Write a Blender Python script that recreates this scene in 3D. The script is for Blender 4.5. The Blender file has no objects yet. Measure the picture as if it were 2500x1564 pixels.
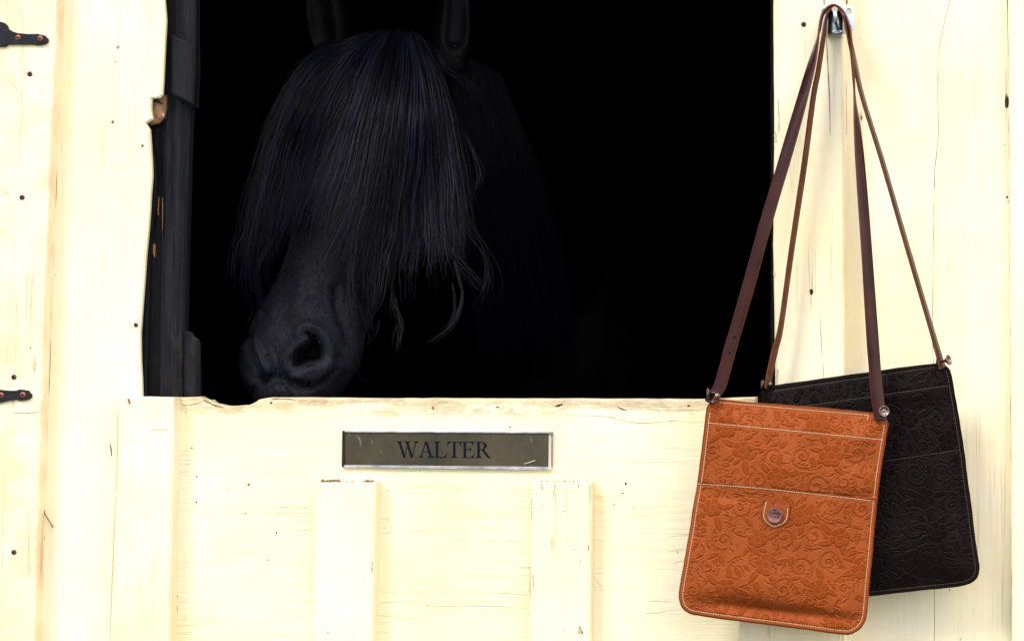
import bpy, bmesh, math, random
import numpy as np
from mathutils import Vector, Matrix
from mathutils.bvhtree import BVHTree

R = math.radians
random.seed(7)
rng = np.random.default_rng(11)
sc = bpy.context.scene
col = sc.collection

# ------------------------------------------------------------ camera
S = 1700.0            # photo pixels per metre on the wall plane (y = 0)
D = 3.3               # camera distance from the wall plane
XC, ZC = 0.75, 1.40   # camera position along / above the wall
W_M = 2500 / S
cam_d = bpy.data.cameras.new("camera")
cam = bpy.data.objects.new("camera", cam_d)
col.objects.link(cam)
cam.location = (XC, -D, ZC)
cam.rotation_euler = (R(90), 0, 0)
cam_d.sensor_fit = 'HORIZONTAL'
cam_d.sensor_width = 36
cam_d.lens = 36 * D / W_M
cam_d.shift_x = -XC / W_M
cam_d.clip_end = 500
sc.camera = cam

# ------------------------------------------------------------ world, sun, exposure
SUN_EL, SUN_AZ = 44.0, -36.0      # elevation; azimuth left of the wall's outward normal
world = bpy.data.worlds.new("World")
sc.world = world
world.use_nodes = True
wn = world.node_tree
bg = wn.nodes["Background"]
sky = wn.nodes.new("ShaderNodeTexSky")
sky.sky_type = 'NISHITA'
sky.sun_disc = False
sky.sun_elevation = R(SUN_EL)
sky.sun_rotation = R(180 - SUN_AZ * -1)
sky.air_density = 1.0
sky.dust_density = 2.2
sky.ozone_density = 1.0
wn.links.new(sky.outputs[0], bg.inputs[0])
bg.inputs[1].default_value = 0.14
sun_d = bpy.data.lights.new("sun", 'SUN')
sun_d.energy = 1.45
sun_d.angle = R(18)
sun_d.color = (1.0, 0.94, 0.83)
sun = bpy.data.objects.new("sun", sun_d)
col.objects.link(sun)
_el, _az = R(SUN_EL), R(SUN_AZ)
sdir = Vector((math.sin(_az) * math.cos(_el), -math.cos(_az) * math.cos(_el), math.sin(_el)))
sun.rotation_euler = sdir.to_track_quat('Z', 'Y').to_euler()
sun.location = (-3, -5, 6)
sc.view_settings.view_transform = 'Standard'
sc.view_settings.look = 'None'
sc.view_settings.gamma = 1
sc.view_settings.exposure = 1.12
sc.cycles.use_denoising = True
sc.cycles.max_bounces = 6

# ------------------------------------------------------------ helpers
def P(px, py, y=0.0):
    """photo pixel -> world point at real depth y"""
    k = (D + y) / D
    return Vector((XC + ((px - 1250) / S - XC) * k, y, ZC + (782 - py) / S * k))

def px_of(v):
    k = D / (D + v[1])
    return ((XC + (v[0] - XC) * k) * S + 1250, 782 - (v[2] - ZC) * k * S)

def tag(o, label=None, cat=None, group=None, kind=None):
    if label: o["label"] = label
    if cat: o["category"] = cat
    if group: o["group"] = group
    if kind: o["kind"] = kind
    return o

def thing(name, loc, label, cat, group=None):
    o = bpy.data.objects.new(name, None)
    o.empty_display_size = 0.05
    o.location = loc
    col.objects.link(o)
    return tag(o, label, cat, group)

def world_origin(p):
    v = Vector((0, 0, 0))
    while p is not None:
        v += p.location
        p = p.parent
    return v

def link(name, me, mats=None, parent=None):
    o = bpy.data.objects.new(name, me)
    col.objects.link(o)
    if mats:
        for m in (mats if isinstance(mats, (list, tuple)) else [mats]):
            me.materials.append(m)
    if parent is not None:
        o.parent = parent
        o.location = -world_origin(parent)
    return o

def from_np(name, verts, faces, smooth=True):
    me = bpy.data.meshes.new(name)
    verts = np.asarray(verts, dtype=np.float32)
    faces = np.asarray(faces, dtype=np.int32)
    n, k = faces.shape
    me.vertices.add(len(verts)); me.vertices.foreach_set("co", verts.ravel())
    me.loops.add(n * k); me.loops.foreach_set("vertex_index", faces.ravel())
    me.polygons.add(n); me.polygons.foreach_set("loop_start", np.arange(0, n * k, k, dtype=np.int32))
    me.update(calc_edges=True)
    if smooth: me.polygons.foreach_set("use_smooth", np.ones(n, dtype=bool))
    return me

def from_bm(name, bm, smooth=False):
    me = bpy.data.meshes.new(name)
    bmesh.ops.recalc_face_normals(bm, faces=bm.faces)
    bm.to_mesh(me); bm.free()
    if smooth:
        for p in me.polygons: p.use_smooth = True
    return me

def densify(pts, step=25, jit=0.0, closed=True):
    out = []
    n = len(pts)
    for i in range(n if closed else n - 1):
        a, b = pts[i], pts[(i + 1) % n]
        L = math.hypot(b[0] - a[0], b[1] - a[1])
        k = max(1, int(L / step))
        for j in range(k):
            t = j / k
            x, y = a[0] + (b[0] - a[0]) * t, a[1] + (b[1] - a[1]) * t
            if jit and j:
                x += random.uniform(-jit, jit); y += random.uniform(-jit, jit)
            out.append((x, y))
    if not closed: out.append(pts[-1])
    return out

def catmull(pts, n=8, closed=True):
    pts = np.array(pts, float); N = len(pts); out = []
    rngi = range(N if closed else N - 1)
    for i in rngi:
        if closed: p0, p1, p2, p3 = pts[i - 1], pts[i], pts[(i + 1) % N], pts[(i + 2) % N]
        else: p0, p1, p2, p3 = pts[max(i - 1, 0)], pts[i], pts[i + 1], pts[min(i + 2, N - 1)]
        for j in range(n):
            t = j / n
            out.append(0.5 * ((2 * p1) + (-p0 + p2) * t + (2 * p0 - 5 * p1 + 4 * p2 - p3) * t * t + (-p0 + 3 * p1 - 3 * p2 + p3) * t ** 3))
    if not closed: out.append(pts[-1])
    return np.array(out)

def slab_bm(bm, pts, yf, yb, bev=0.0015, mat=0):
    """a board: outline given in photo pixels of its front face, real depth yf..yb, bevelled front edge"""
    w = [P(x, y, yf) for x, y in pts]
    a = sum(w[i].x * w[(i + 1) % len(w)].z - w[(i + 1) % len(w)].x * w[i].z for i in range(len(w)))
    if a < 0: w.reverse()
    n = len(w)
    ins = []
    for i in range(n):
        e1 = (w[i] - w[i - 1]); e2 = (w[(i + 1) % n] - w[i])
        n1 = Vector((-e1.z, 0, e1.x)).normalized(); n2 = Vector((-e2.z, 0, e2.x)).normalized()
        m = (n1 + n2)
        m = m.normalized() if m.length > 1e-4 else n1
        ins.append(w[i] + m * bev)
    f = [bm.verts.new(v) for v in ins]
    s = [bm.verts.new(Vector((v.x, yf + bev, v.z))) for v in w]
    b = [bm.verts.new(Vector((v.x, yb, v.z))) for v in w]
    fs = [bm.faces.new(f), bm.faces.new(list(reversed(b)))]
    for i in range(n):
        j = (i + 1) % n
        fs.append(bm.faces.new((f[i], s[i], s[j], f[j])))
        fs.append(bm.faces.new((s[i], b[i], b[j], s[j])))
    for q in fs: q.material_index = mat
    return fs

def slab(name, pts, yf, yb, mats, parent, bev=0.0015, extra=None, jit=0.6, step=30):
    bm = bmesh.new()
    slab_bm(bm, densify(pts, step, jit), yf, yb, bev)
    if extra: extra(bm)
    return link(name, from_bm(name, bm), mats, parent)

def box_bm(bm, x0, x1, y0, y1, z0, z1):
    v = [bm.verts.new(p) for p in ((x0, y0, z0), (x1, y0, z0), (x1, y1, z0), (x0, y1, z0), (x0, y0, z1), (x1, y0, z1), (x1, y1, z1), (x0, y1, z1))]
    for f in ((0, 1, 2, 3), (4, 7, 6, 5), (0, 4, 5, 1), (1, 5, 6, 2), (2, 6, 7, 3), (3, 7, 4, 0)):
        bm.faces.new([v[i] for i in f])

def frame_for(axis):
    a = Vector(axis).normalized()
    u = a.cross(Vector((0, 0, 1)))
    if u.length < 0.1: u = a.cross(Vector((1, 0, 0)))
    u.normalize()
    return a, u, a.cross(u)

def lathe(bm, c, axis, prof, n=28, mat=0):
    """profile of (radius, height along axis)"""
    a, u, v = frame_for(axis)
    rings = []
    for r, h in prof:
        if r < 1e-6: rings.append([bm.verts.new(Vector(c) + a * h)])
        else: rings.append([bm.verts.new(Vector(c) + a * h + u * (r * math.cos(2 * math.pi * i / n)) + v * (r * math.sin(2 * math.pi * i / n))) for i in range(n)])
    for A, B in zip(rings, rings[1:]):
        for i in range(n):
            j = (i + 1) % n
            if len(A) == 1 and len(B) == 1: continue
            if len(A) == 1: f = bm.faces.new((A[0], B[i], B[j]))
            elif len(B) == 1: f = bm.faces.new((A[i], B[0], A[j]))
            else: f = bm.faces.new((A[i], B[i], B[j], A[j]))
            f.material_index = mat; f.smooth = True

def tube_bm(bm, pts, r, n=8, mat=0, closed=False):
    pts = [Vector(p) for p in pts]; rings = []
    N = len(pts); u = None
    for i, p in enumerate(pts):
        t = (pts[(i + 1) % N] - pts[i - 1]) if closed else (pts[min(i + 1, N - 1)] - pts[max(i - 1, 0)])
        t.normalize()
        if u is None: _, u, _ = frame_for(t)
        u = (u - t * u.dot(t)).normalized(); v = t.cross(u)
        rr = r[i] if hasattr(r, '__len__') else r
        rings.append([bm.verts.new(p + u * rr * math.cos(2 * math.pi * k / n) + v * rr * math.sin(2 * math.pi * k / n)) for k in range(n)])
    pairs = list(zip(rings, rings[1:])) + ([(rings[-1], rings[0])] if closed else [])
    for A, B in pairs:
        for k in range(n):
            f = bm.faces.new((A[k], B[k], B[(k + 1) % n], A[(k + 1) % n])); f.material_index = mat; f.smooth = True
    if not closed:
        for rg in (rings[0], rings[-1]):
            f = bm.faces.new(rg); f.material_index = mat

# ------------------------------------------------------------ materials
class NT:
    def __init__(s, name):
        s.m = bpy.data.materials.new(name); s.m.use_nodes = True
        s.t = s.m.node_tree; s.b = s.t.nodes["Principled BSDF"]
    def n(s, typ, **kw):
        x = s.t.nodes.new(typ)
        for k, v in kw.items():
            if k.startswith('i_'):
                key = k[2:]
                x.inputs[int(key) if key.isdigit() else key.replace('_', ' ')].default_value = v
            else: setattr(x, k, v)
        return x
    def l(s, a, b): s.t.links.new(a, b)
    def coord(s, scale=(1, 1, 1), loc=(0, 0, 0)):
        tc = s.n("ShaderNodeTexCoord"); mp = s.n("ShaderNodeMapping")
        mp.inputs['Scale'].default_value = scale; mp.inputs['Location'].default_value = loc
        s.l(tc.outputs['Object'], mp.inputs[0]); return mp.outputs[0]
    def noise(s, scale, vec, detail=4, rough=0.55, dist=0.0):
        x = s.n("ShaderNodeTexNoise"); x.inputs['Scale'].default_value = scale
        x.inputs['Detail'].default_value = detail; x.inputs['Roughness'].default_value = rough
        x.inputs['Distortion'].default_value = dist
        s.l(vec, x.inputs['Vector']); return x.outputs['Fac']
    def ramp(s, fac, stops):
        x = s.n("ShaderNodeValToRGB"); e = x.color_ramp.elements
        while len(e) < len(stops): e.new(0.5)
        for q, (p, c) in zip(e, stops):
            q.position = p; q.color = (c, c, c, 1) if not hasattr(c, '__len__') else (*c, 1)
        s.l(fac, x.inputs[0]); return x.outputs[0]
    def math(s, op, a, b=None):
        x = s.n("ShaderNodeMath"); x.operation = op
        for i, q in enumerate((a, b)):
            if q is None: continue
            if isinstance(q, (int, float)): x.inputs[i].default_value = q
            else: s.l(q, x.inputs[i])
        return x.outputs[0]
    def mix(s, fac, a, b):
        x = s.n("ShaderNodeMix"); x.data_type = 'RGBA'
        for sock, q in ((x.inputs[0], fac), (x.inputs[6], a), (x.inputs[7], b)):
            if isinstance(q, (int, float)): sock.default_value = q
            elif isinstance(q, tuple): sock.default_value = (*q, 1)
            else: s.l(q, sock)
        return x.outputs[2]
    def bump(s, h, strength=0.3, dist=0.002, normal=None):
        x = s.n("ShaderNodeBump"); x.inputs['Strength'].default_value = strength
        x.inputs['Distance'].default_value = dist; s.l(h, x.inputs['Height'])
        if normal is not None: s.l(normal, x.inputs['Normal'])
        return x.outputs[0]

def cream(name, horiz=False, loc=(0, 0, 0), peach=0.0, base=(0.81, 0.740, 0.56), crack=1.0, dirt=1.0):
    q = NT(name)
    g = (2.6, 2.6, 60) if horiz else (60, 60, 2.2)
    gv = q.coord(g, loc)
    grain = q.noise(1.0, gv, 5, 0.6, 0.3)
    fine = q.noise(3.2, gv, 4, 0.7)
    obj = q.coord((1, 1, 1), loc)
    big = q.noise(5, obj, 3)
    big2 = q.noise(14, obj, 5, 0.65)
    c = q.mix(q.ramp(big, [(0.35, 0.0), (0.68, 1.0)]), base, (base[0] * 1.03, base[1] * 0.97, base[2] * 0.80))
    c = q.mix(q.math('MULTIPLY', q.ramp(grain, [(0.38, 1.0), (0.55, 0.0)]), 0.10), c, (0.72, 0.58, 0.34))
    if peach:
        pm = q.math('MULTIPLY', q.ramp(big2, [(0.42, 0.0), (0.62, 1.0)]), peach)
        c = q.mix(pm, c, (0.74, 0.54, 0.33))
    # hairline cracks: iso-lines of the stretched grain, only in worn patches
    cg = q.noise(1.0, q.coord((1.4, 1.4, 75) if horiz else (75, 75, 1.1), (loc[0] + 3, loc[1], loc[2] + 9)), 2, 0.4, 0.6)
    cr = q.math('ABSOLUTE', q.math('SUBTRACT', cg, 0.5))
    cr = q.ramp(cr, [(0.0, 1.0), (0.016, 0.0)])
    pm = q.ramp(q.noise(3.6, q.coord((1, 1, 1.6), (loc[0] + 1.7, 0, loc[2])), 3), [(0.50, 0.0), (0.60, 1.0)])
    crk = q.math('MULTIPLY', q.math('MULTIPLY', cr, pm), 0.75 * crack)
    c = q.mix(crk, c, (0.34, 0.25, 0.13))
    # specks and little chips
    vo = q.n("ShaderNodeTexVoronoi"); vo.inputs['Scale'].default_value = 48
    q.l(q.coord((1.3, 1.3, 0.8), loc), vo.inputs['Vector'])
    vr = q.n("ShaderNodeSeparateColor"); q.l(vo.outputs['Color'], vr.inputs[0])
    rad = q.math('MULTIPLY', q.ramp(vr.outputs[0], [(0.72, 0.0), (1.0, 1.0)]), 0.085)
    d2 = q.math('ADD', vo.outputs['Distance'], q.math('MULTIPLY', q.math('SUBTRACT', fine, 0.5), 0.14))
    sp = q.math('MULTIPLY', q.math('LESS_THAN', d2, rad), 0.75 * dirt)
    c = q.mix(sp, c, (0.20, 0.14, 0.08))
    # soft dirty smears
    sm = q.ramp(q.noise(9, q.coord((1, 1, 1), (loc[0] + 5, 2, 3)), 6, 0.72), [(0.60, 0.0), (0.76, 1.0)])
    c = q.mix(q.math('MULTIPLY', sm, 0.35 * dirt), c, (0.55, 0.42, 0.24))
    q.l(c, q.b.inputs['Base Color'])
    q.b.inputs['Roughness'].default_value = 0.55
    hh = q.math('ADD', q.math('MULTIPLY', grain, 0.5), q.math('MULTIPLY', fine, 0.3))
    hh = q.math('SUBTRACT', hh, crk)
    hh = q.math('ADD', hh, q.math('MULTIPLY', big2, 0.8))
    q.l(q.bump(hh, 0.6, 0.003), q.b.inputs['Normal'])
    return q.m

def dirty_top():
    """worn paint on the door's top edge band: bare grey-brown wood showing through"""
    q = NT("door_paint_worn")
    base = (0.81, 0.738, 0.545)
    tc = q.n("ShaderNodeTexCoord"); sx = q.n("ShaderNodeSeparateXYZ"); q.l(tc.outputs['Object'], sx.inputs[0])
    gv = q.coord((3, 3, 70)); grain = q.noise(1, gv, 5, 0.6, 0.4)
    n2 = q.noise(16, q.coord((1, 1, 3)), 6, 0.7)
    zt = ZC + (782 - 972) / S
    h = q.math('DIVIDE', q.math('SUBTRACT', zt, sx.outputs[2]), 0.030)      # 0 at the top edge
    n3 = q.noise(75, q.coord((0.5, 1, 1.4)), 5, 0.75)
    wear = q.math('SUBTRACT', q.math('ADD', q.math('ADD', q.math('MULTIPLY', n2, 1.1), q.math('MULTIPLY', n3, 1.3)), q.math('MULTIPLY', grain, 0.6)), q.math('ADD', q.math('MULTIPLY', h, 0.50), 1.12))
    wm = q.ramp(wear, [(0.0, 0.0), (0.22, 0.85)])
    big = q.noise(4.5, q.coord((1, 1, 1), (4, 0, 2)), 3)
    c = q.mix(q.ramp(big, [(0.35, 0.0), (0.68, 1.0)]), base, (0.82, 0.71, 0.42))
    wood = q.mix(q.ramp(n3, [(0.35, 0.0), (0.62, 1.0)]), (0.26, 0.17, 0.085), (0.66, 0.54, 0.34))
    c = q.mix(wm, c, wood)
    cg = q.noise(1.0, q.coord((1.7, 1.7, 95), (2, 0, 4)), 2, 0.4, 0.9)
    cr = q.ramp(q.math('ABSOLUTE', q.math('SUBTRACT', cg, 0.5)), [(0.0, 1.0), (0.02, 0.0)])
    pm = q.ramp(q.noise(3.4, q.coord((1, 1, 1.3), (0.35, 0, 0.2)), 3, 0.6), [(0.49, 0.0), (0.58, 1.0)])
    low = q.ramp(h, [(0.0, 0.35), (1.0, 1.0)])
    crk = q.math('MULTIPLY', q.math('MULTIPLY', cr, pm), 0.36)
    c = q.mix(crk, c, (0.42, 0.32, 0.17))
    vo = q.n("ShaderNodeTexVoronoi"); vo.inputs['Scale'].default_value = 40
    q.l(q.coord((1, 1, 1.3), (7, 0, 1)), vo.inputs['Vector'])
    vr = q.n("ShaderNodeSeparateColor"); q.l(vo.outputs['Color'], vr.inputs[0])
    rad = q.math('MULTIPLY', q.ramp(vr.outputs[0], [(0.78, 0.0), (1.0, 1.0)]), 0.075)
    sp = q.math('MULTIPLY', q.math('LESS_THAN', q.math('ADD', vo.outputs['Distance'], q.math('MULTIPLY', q.math('SUBTRACT', n2, 0.5), 0.12)), rad), 0.7)
    c = q.mix(sp, c, (0.22, 0.15, 0.08))
    q.l(c, q.b.inputs['Base Color']); q.b.inputs['Roughness'].default_value = 0.55
    hh = q.math('SUBTRACT', q.math('ADD', q.math('MULTIPLY', grain, 0.6), q.math('MULTIPLY', n2, 0.8)), q.math('ADD', crk, q.math('MULTIPLY', wm, 0.5)))
    q.l(q.bump(hh, 0.6, 0.0022), q.b.inputs['Normal'])
    return q.m

def plain(name, c, rough=0.5, metal=0.0, var=0.0, vscale=20, bump=0.0, bscale=200, spec=0.5, coat=0.0, c2=None, stretch=(1, 1, 1)):
    q = NT(name)
    v = q.coord(stretch)
    if var or c2:
        n = q.noise(vscale, v, 5, 0.6)
        cc = q.mix(q.ramp(n, [(0.35, 0.0), (0.68, 1.0)]), c, c2 or tuple(min(1, x * (1 - var)) for x in c))
        q.l(cc, q.b.inputs['Base Color'])
    else: q.b.inputs['Base Color'].default_value = (*c, 1)
    q.b.inputs['Roughness'].default_value = rough; q.b.inputs['Metallic'].default_value = metal
    q.b.inputs['Specular IOR Level'].default_value = spec
    q.b.inputs['Coat Weight'].default_value = coat
    q.b.inputs['Coat Roughness'].default_value = 0.15
    if bump: q.l(q.bump(q.noise(bscale, v, 4, 0.6), bump, 0.001), q.b.inputs['Normal'])
    return q.m

def dark_paint():
    q = NT("black_paint")
    g = q.noise(1, q.coord((70, 70, 3)), 5, 0.65); n = q.noise(26, q.coord((1, 1, 0.5)), 6, 0.7)
    c = q.mix(q.ramp(g, [(0.3, 0.0), (0.7, 1.0)]), (0.0015, 0.0016, 0.0022), (0.016, 0.0165, 0.021))
    br = q.ramp(q.noise(1, q.coord((45, 45, 9), (2, 0, 5)), 6, 0.75), [(0.62, 0.0), (0.70, 1.0)])
    c = q.mix(q.math('MULTIPLY', br, 0.5), c, (0.040, 0.024, 0.014))
    sp = q.ramp(q.noise(150, q.coord((1, 1, 0.45)), 3, 0.8), [(0.70, 0.0), (0.78, 1.0)])
    c = q.mix(q.math('MULTIPLY', sp, 0.4), c, (0.08, 0.08, 0.08))
    tc = q.n("ShaderNodeTexCoord"); sx = q.n("ShaderNodeSeparateXYZ"); q.l(tc.outputs['Object'], sx.inputs[0])
    low = q.ramp(q.math('DIVIDE', q.math('SUBTRACT', 1.44, sx.outputs[2]), 0.16), [(0.0, 0.0), (0.4, 1.0)])
    mo = q.math('MULTIPLY', q.math('MULTIPLY', q.ramp(n, [(0.5, 0.0), (0.7, 1.0)]), low), 0.6)
    c = q.mix(mo, c, (0.035, 0.028, 0.016))
    q.l(c, q.b.inputs['Base Color']); q.b.inputs['Roughness'].default_value = 0.55; q.b.inputs['Specular IOR Level'].default_value = 0.09
    q.l(q.bump(q.math('ADD', g, q.math('MULTIPLY', n, 0.8)), 0.9, 0.004), q.b.inputs['Normal'])
    return q.m

def leather(name, flat, raised, rough_flat, rough_up, spec=0.5):
    q = NT(name)
    at = q.n("ShaderNodeAttribute"); at.attribute_name = "relief"
    r = at.outputs['Fac']
    n = q.noise(30, q.coord(), 5, 0.65); fn = q.noise(900, q.coord(), 3, 0.7)
    up = q.ramp(r, [(0.25, 0.0), (0.75, 1.0)])
    up = q.math('MULTIPLY', up, q.ramp(n, [(0.25, 0.6), (0.6, 1.0)]))
    c = q.mix(up, flat, raised)
    c = q.mix(q.math('MULTIPLY', fn, 0.35), c, tuple(x * 0.7 for x in raised))
    mot = q.ramp(q.noise(11, q.coord((1, 1, 1), (3, 0, 1)), 5, 0.65), [(0.36, 0.0), (0.66, 1.0)])
    c = q.mix(q.math('MULTIPLY', mot, 0.55), c, tuple(x * 0.72 for x in raised))
    q.l(c, q.b.inputs['Base Color'])
    q.b.inputs['Specular IOR Level'].default_value = spec
    rg = q.math('ADD', q.math('MULTIPLY', up, rough_up - rough_flat), rough_flat)
    q.l(rg, q.b.inputs['Roughness'])
    q.l(q.bump(q.math('ADD', fn, n), 0.25, 0.0006), q.b.inputs['Normal'])
    return q.m

M = {}
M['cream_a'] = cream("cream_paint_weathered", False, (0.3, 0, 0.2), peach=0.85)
M['cream_b'] = cream("cream_paint", False, (2.1, 0, 1.3), peach=0.0, crack=0.5, dirt=0.7)
M['cream_c'] = cream("cream_paint_post", False, (5.7, 0, 0.4), peach=0.10, crack=0.7)
M['cream_d'] = cream("cream_paint_stained", False, (11.2, 0, 0.9), peach=0.4, crack=0.35)
M['cream_h'] = dirty_top()
M['cream_bat'] = cream("cream_paint_batten", False, (8.7, 0, 2.4), peach=0.08, crack=0.8, dirt=0.8)
M['crack'] = plain("crack_shadow_wood", (0.02, 0.015, 0.01), 0.9)
M['gap'] = plain("seam_grime", (0.46, 0.37, 0.20), 0.9, c2=(0.62, 0.54, 0.36), vscale=120)
M['raw'] = plain("raw_wood", (0.30, 0.16, 0.085), 0.8, c2=(0.12, 0.06, 0.035), vscale=60, bump=0.6, bscale=120, stretch=(1, 1, 0.4))
M['rawo'] = plain("raw_wood_orange", (0.40, 0.17, 0.07), 0.7, var=0.4)
M['dark'] = dark_paint()
M['scuff'] = plain("worn_grey_scuff", (0.045, 0.045, 0.05), 0.8, var=0.5, vscale=90, spec=0.1)
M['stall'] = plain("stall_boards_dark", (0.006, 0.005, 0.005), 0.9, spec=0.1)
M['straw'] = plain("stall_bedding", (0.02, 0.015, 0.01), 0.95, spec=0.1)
M['rust'] = plain("rusty_screw", (0.17, 0.055, 0.035), 0.6, metal=0.3, c2=(0.06, 0.02, 0.015), vscale=300)
M['copper_screw'] = plain("red_brown_screw", (0.36, 0.13, 0.085), 0.45, metal=0.5, c2=(0.2, 0.07, 0.05), vscale=300)
M['black'] = plain("black_iron", (0.007, 0.007, 0.010), 0.4, spec=0.2, bump=0.25, bscale=250, c2=(0.02, 0.018, 0.02), vscale=80)
M['zinc'] = plain("galvanised_steel", (0.72, 0.76, 0.82), 0.32, metal=0.85, var=0.15, vscale=70, bump=0.08)
M['zincd'] = plain("galvanised_steel_dull", (0.36, 0.40, 0.45), 0.28, metal=0.95, var=0.5, vscale=90, bump=0.1)
M['alu'] = plain("aluminium_rail", (0.66, 0.66, 0.70), 0.38, metal=0.7, c2=(0.30, 0.29, 0.28), vscale=45)
M['tape'] = plain("pinkish_end_strip", (0.70, 0.58, 0.50), 0.6, var=0.2)
M['strap'] = plain("dark_brown_bridle_leather", (0.040, 0.0066, 0.0046), 0.33, spec=0.18, coat=0.09, c2=(0.016, 0.0032, 0.0032), vscale=18, bump=0.12, bscale=600)
M['strap_in'] = plain("raw_leather_edge", (0.115, 0.032, 0.012), 0.65, var=0.4, spec=0.2, vscale=50, bump=0.2, bscale=500)
M['thread'] = plain("cream_thread", (0.62, 0.49, 0.32), 0.8)
M['thread_d'] = plain("dull_thread", (0.10, 0.066, 0.046), 0.8)
M['tan'] = leather("tan_tooled_leather", (0.33, 0.077, 0.019), (0.235, 0.043, 0.0035), 0.5, 0.85, 0.10)
M['tan_edge'] = plain("tan_suede_edge", (0.26, 0.065, 0.013), 0.85, spec=0.15, c2=(0.16, 0.04, 0.01), vscale=60, bump=0.5, bscale=300)
M['dk'] = leather("dark_tooled_leather", (0.0075, 0.0045, 0.0050), (0.0044, 0.0015, 0.0011), 0.40, 0.9, 0.06)
M['dk_edge'] = plain("dark_suede_edge", (0.004, 0.0025, 0.003), 0.9, bump=0.5, bscale=300, spec=0.08)
M['pewter'] = plain("pewter_stud", (0.27, 0.19, 0.17), 0.28, metal=1.0, var=0.4, vscale=200)
M['copper'] = plain("aged_copper", (0.27, 0.12, 0.10), 0.42, metal=0.75, c2=(0.17, 0.075, 0.065), vscale=160, bump=0.2, bscale=400)
M['ink'] = plain("engraved_dark", (0.004, 0.0045, 0.010), 0.7, spec=0.08)
M['twig'] = plain("dry_twig", (0.30, 0.19, 0.13), 0.8, var=0.4, vscale=200)
M['moss'] = plain("moss_and_bark", (0.10, 0.085, 0.03), 0.95, c2=(0.30, 0.18, 0.09), vscale=250)

def plate_mat():
    q = NT("tarnished_bronze")
    n = q.noise(22, q.coord((1, 1, 0.6)), 6, 0.7); n2 = q.noise(90, q.coord(), 4, 0.7)
    c = q.mix(q.ramp(n, [(0.3, 0.0), (0.7, 1.0)]), (0.026, 0.021, 0.009), (0.070, 0.057, 0.031))
    c = q.mix(q.math('MULTIPLY', q.ramp(n2, [(0.62, 0.0), (0.75, 1.0)]), 0.5), c, (0.04, 0.055, 0.045))
    q.l(c, q.b.inputs['Base Color']); q.b.inputs['Metallic'].default_value = 0.25
    q.b.inputs['Roughness'].default_value = 0.45
    q.l(q.bump(n2, 0.1, 0.001), q.b.inputs['Normal'])
    return q.m
M['plate'] = plate_mat()

def coat_mat():
    q = NT("black_horse_coat")
    n = q.noise(26, q.coord(), 4, 0.6)
    f = q.noise(1, q.coord((420, 420, 90)), 3, 0.7)
    c = q.mix(n, (0.0011, 0.0010, 0.0013), (0.0026, 0.0024, 0.0033))
    vo = q.n("ShaderNodeTexVoronoi"); vo.inputs['Scale'].default_value = 210
    q.l(q.coord(), vo.inputs['Vector'])
    vr = q.n("ShaderNodeSeparateColor"); q.l(vo.outputs['Color'], vr.inputs[0])
    rad = q.math('MULTIPLY', q.ramp(vr.outputs[0], [(0.80, 0.0), (1.0, 1.0)]), 0.16)
    msk = q.ramp(q.noise(17, q.coord((1, 1, 1), (3, 1, 0)), 4, 0.6), [(0.50, 0.0), (0.66, 1.0)])
    sp = q.math('MULTIPLY', q.math('LESS_THAN', vo.outputs['Distance'], rad), msk)
    c = q.mix(q.math('MULTIPLY', sp, 0.6), c, (0.35, 0.32, 0.25))
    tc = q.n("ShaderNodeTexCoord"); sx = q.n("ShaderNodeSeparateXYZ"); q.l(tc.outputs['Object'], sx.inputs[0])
    nose_light = q.ramp(q.math('DIVIDE', q.math('SUBTRACT', 1.53, sx.outputs[2]), 0.2), [(0.0, 0.0), (0.7, 1.0)])
    nose_light = q.math('MULTIPLY', nose_light, q.ramp(sx.outputs[1], [(0.30, 1.0), (0.48, 0.0)]))
    c = q.mix(q.math('MULTIPLY', nose_light, q.ramp(n, [(0.3, 0.10), (0.7, 0.24)])), c, (0.034, 0.038, 0.060))  # bluish lightening of the muzzle, painted in for the light it catches
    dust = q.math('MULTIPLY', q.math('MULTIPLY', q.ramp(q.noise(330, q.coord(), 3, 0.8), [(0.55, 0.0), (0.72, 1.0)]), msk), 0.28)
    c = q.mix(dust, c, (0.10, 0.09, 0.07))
    q.l(c, q.b.inputs['Base Color'])
    q.b.inputs['Roughness'].default_value = 0.5
    q.b.inputs['Specular IOR Level'].default_value = 0.07
    q.b.inputs['Sheen Weight'].default_value = 0.0
    q.b.inputs['Sheen Roughness'].default_value = 0.4
    q.l(q.bump(q.math('ADD', f, q.math('MULTIPLY', n, 1.4)), 0.55, 0.0012), q.b.inputs['Normal'])
    return q.m
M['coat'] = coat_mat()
def hair_mat():
    q = NT("black_horse_hair")
    at = q.n("ShaderNodeAttribute"); at.attribute_name = "tone"
    c = q.mix(at.outputs['Fac'], (0.0009, 0.0008, 0.0014), (0.0150, 0.0150, 0.0310))
    q.l(c, q.b.inputs['Base Color']); q.b.inputs['Roughness'].default_value = 0.4
    q.b.inputs['Specular IOR Level'].default_value = 0.15
    return q.m
M['hair'] = hair_mat()
M['eye'] = plain("dark_eye", (0.005, 0.004, 0.004), 0.08)

def ground_mat():
    q = NT("yard_gravel")
    n = q.noise(60, q.coord(), 6, 0.7); b = q.noise(0.8, q.coord(), 4)
    c = q.mix(n, (0.20, 0.18, 0.15), (0.36, 0.33, 0.28)); c = q.mix(q.ramp(b, [(0.4, 0.0), (0.65, 1.0)]), c, (0.09, 0.13, 0.05))
    q.l(c, q.b.inputs['Base Color']); q.b.inputs['Roughness'].default_value = 0.9
    q.l(q.bump(n, 0.6, 0.01), q.b.inputs['Normal'])
    return q.m

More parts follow.
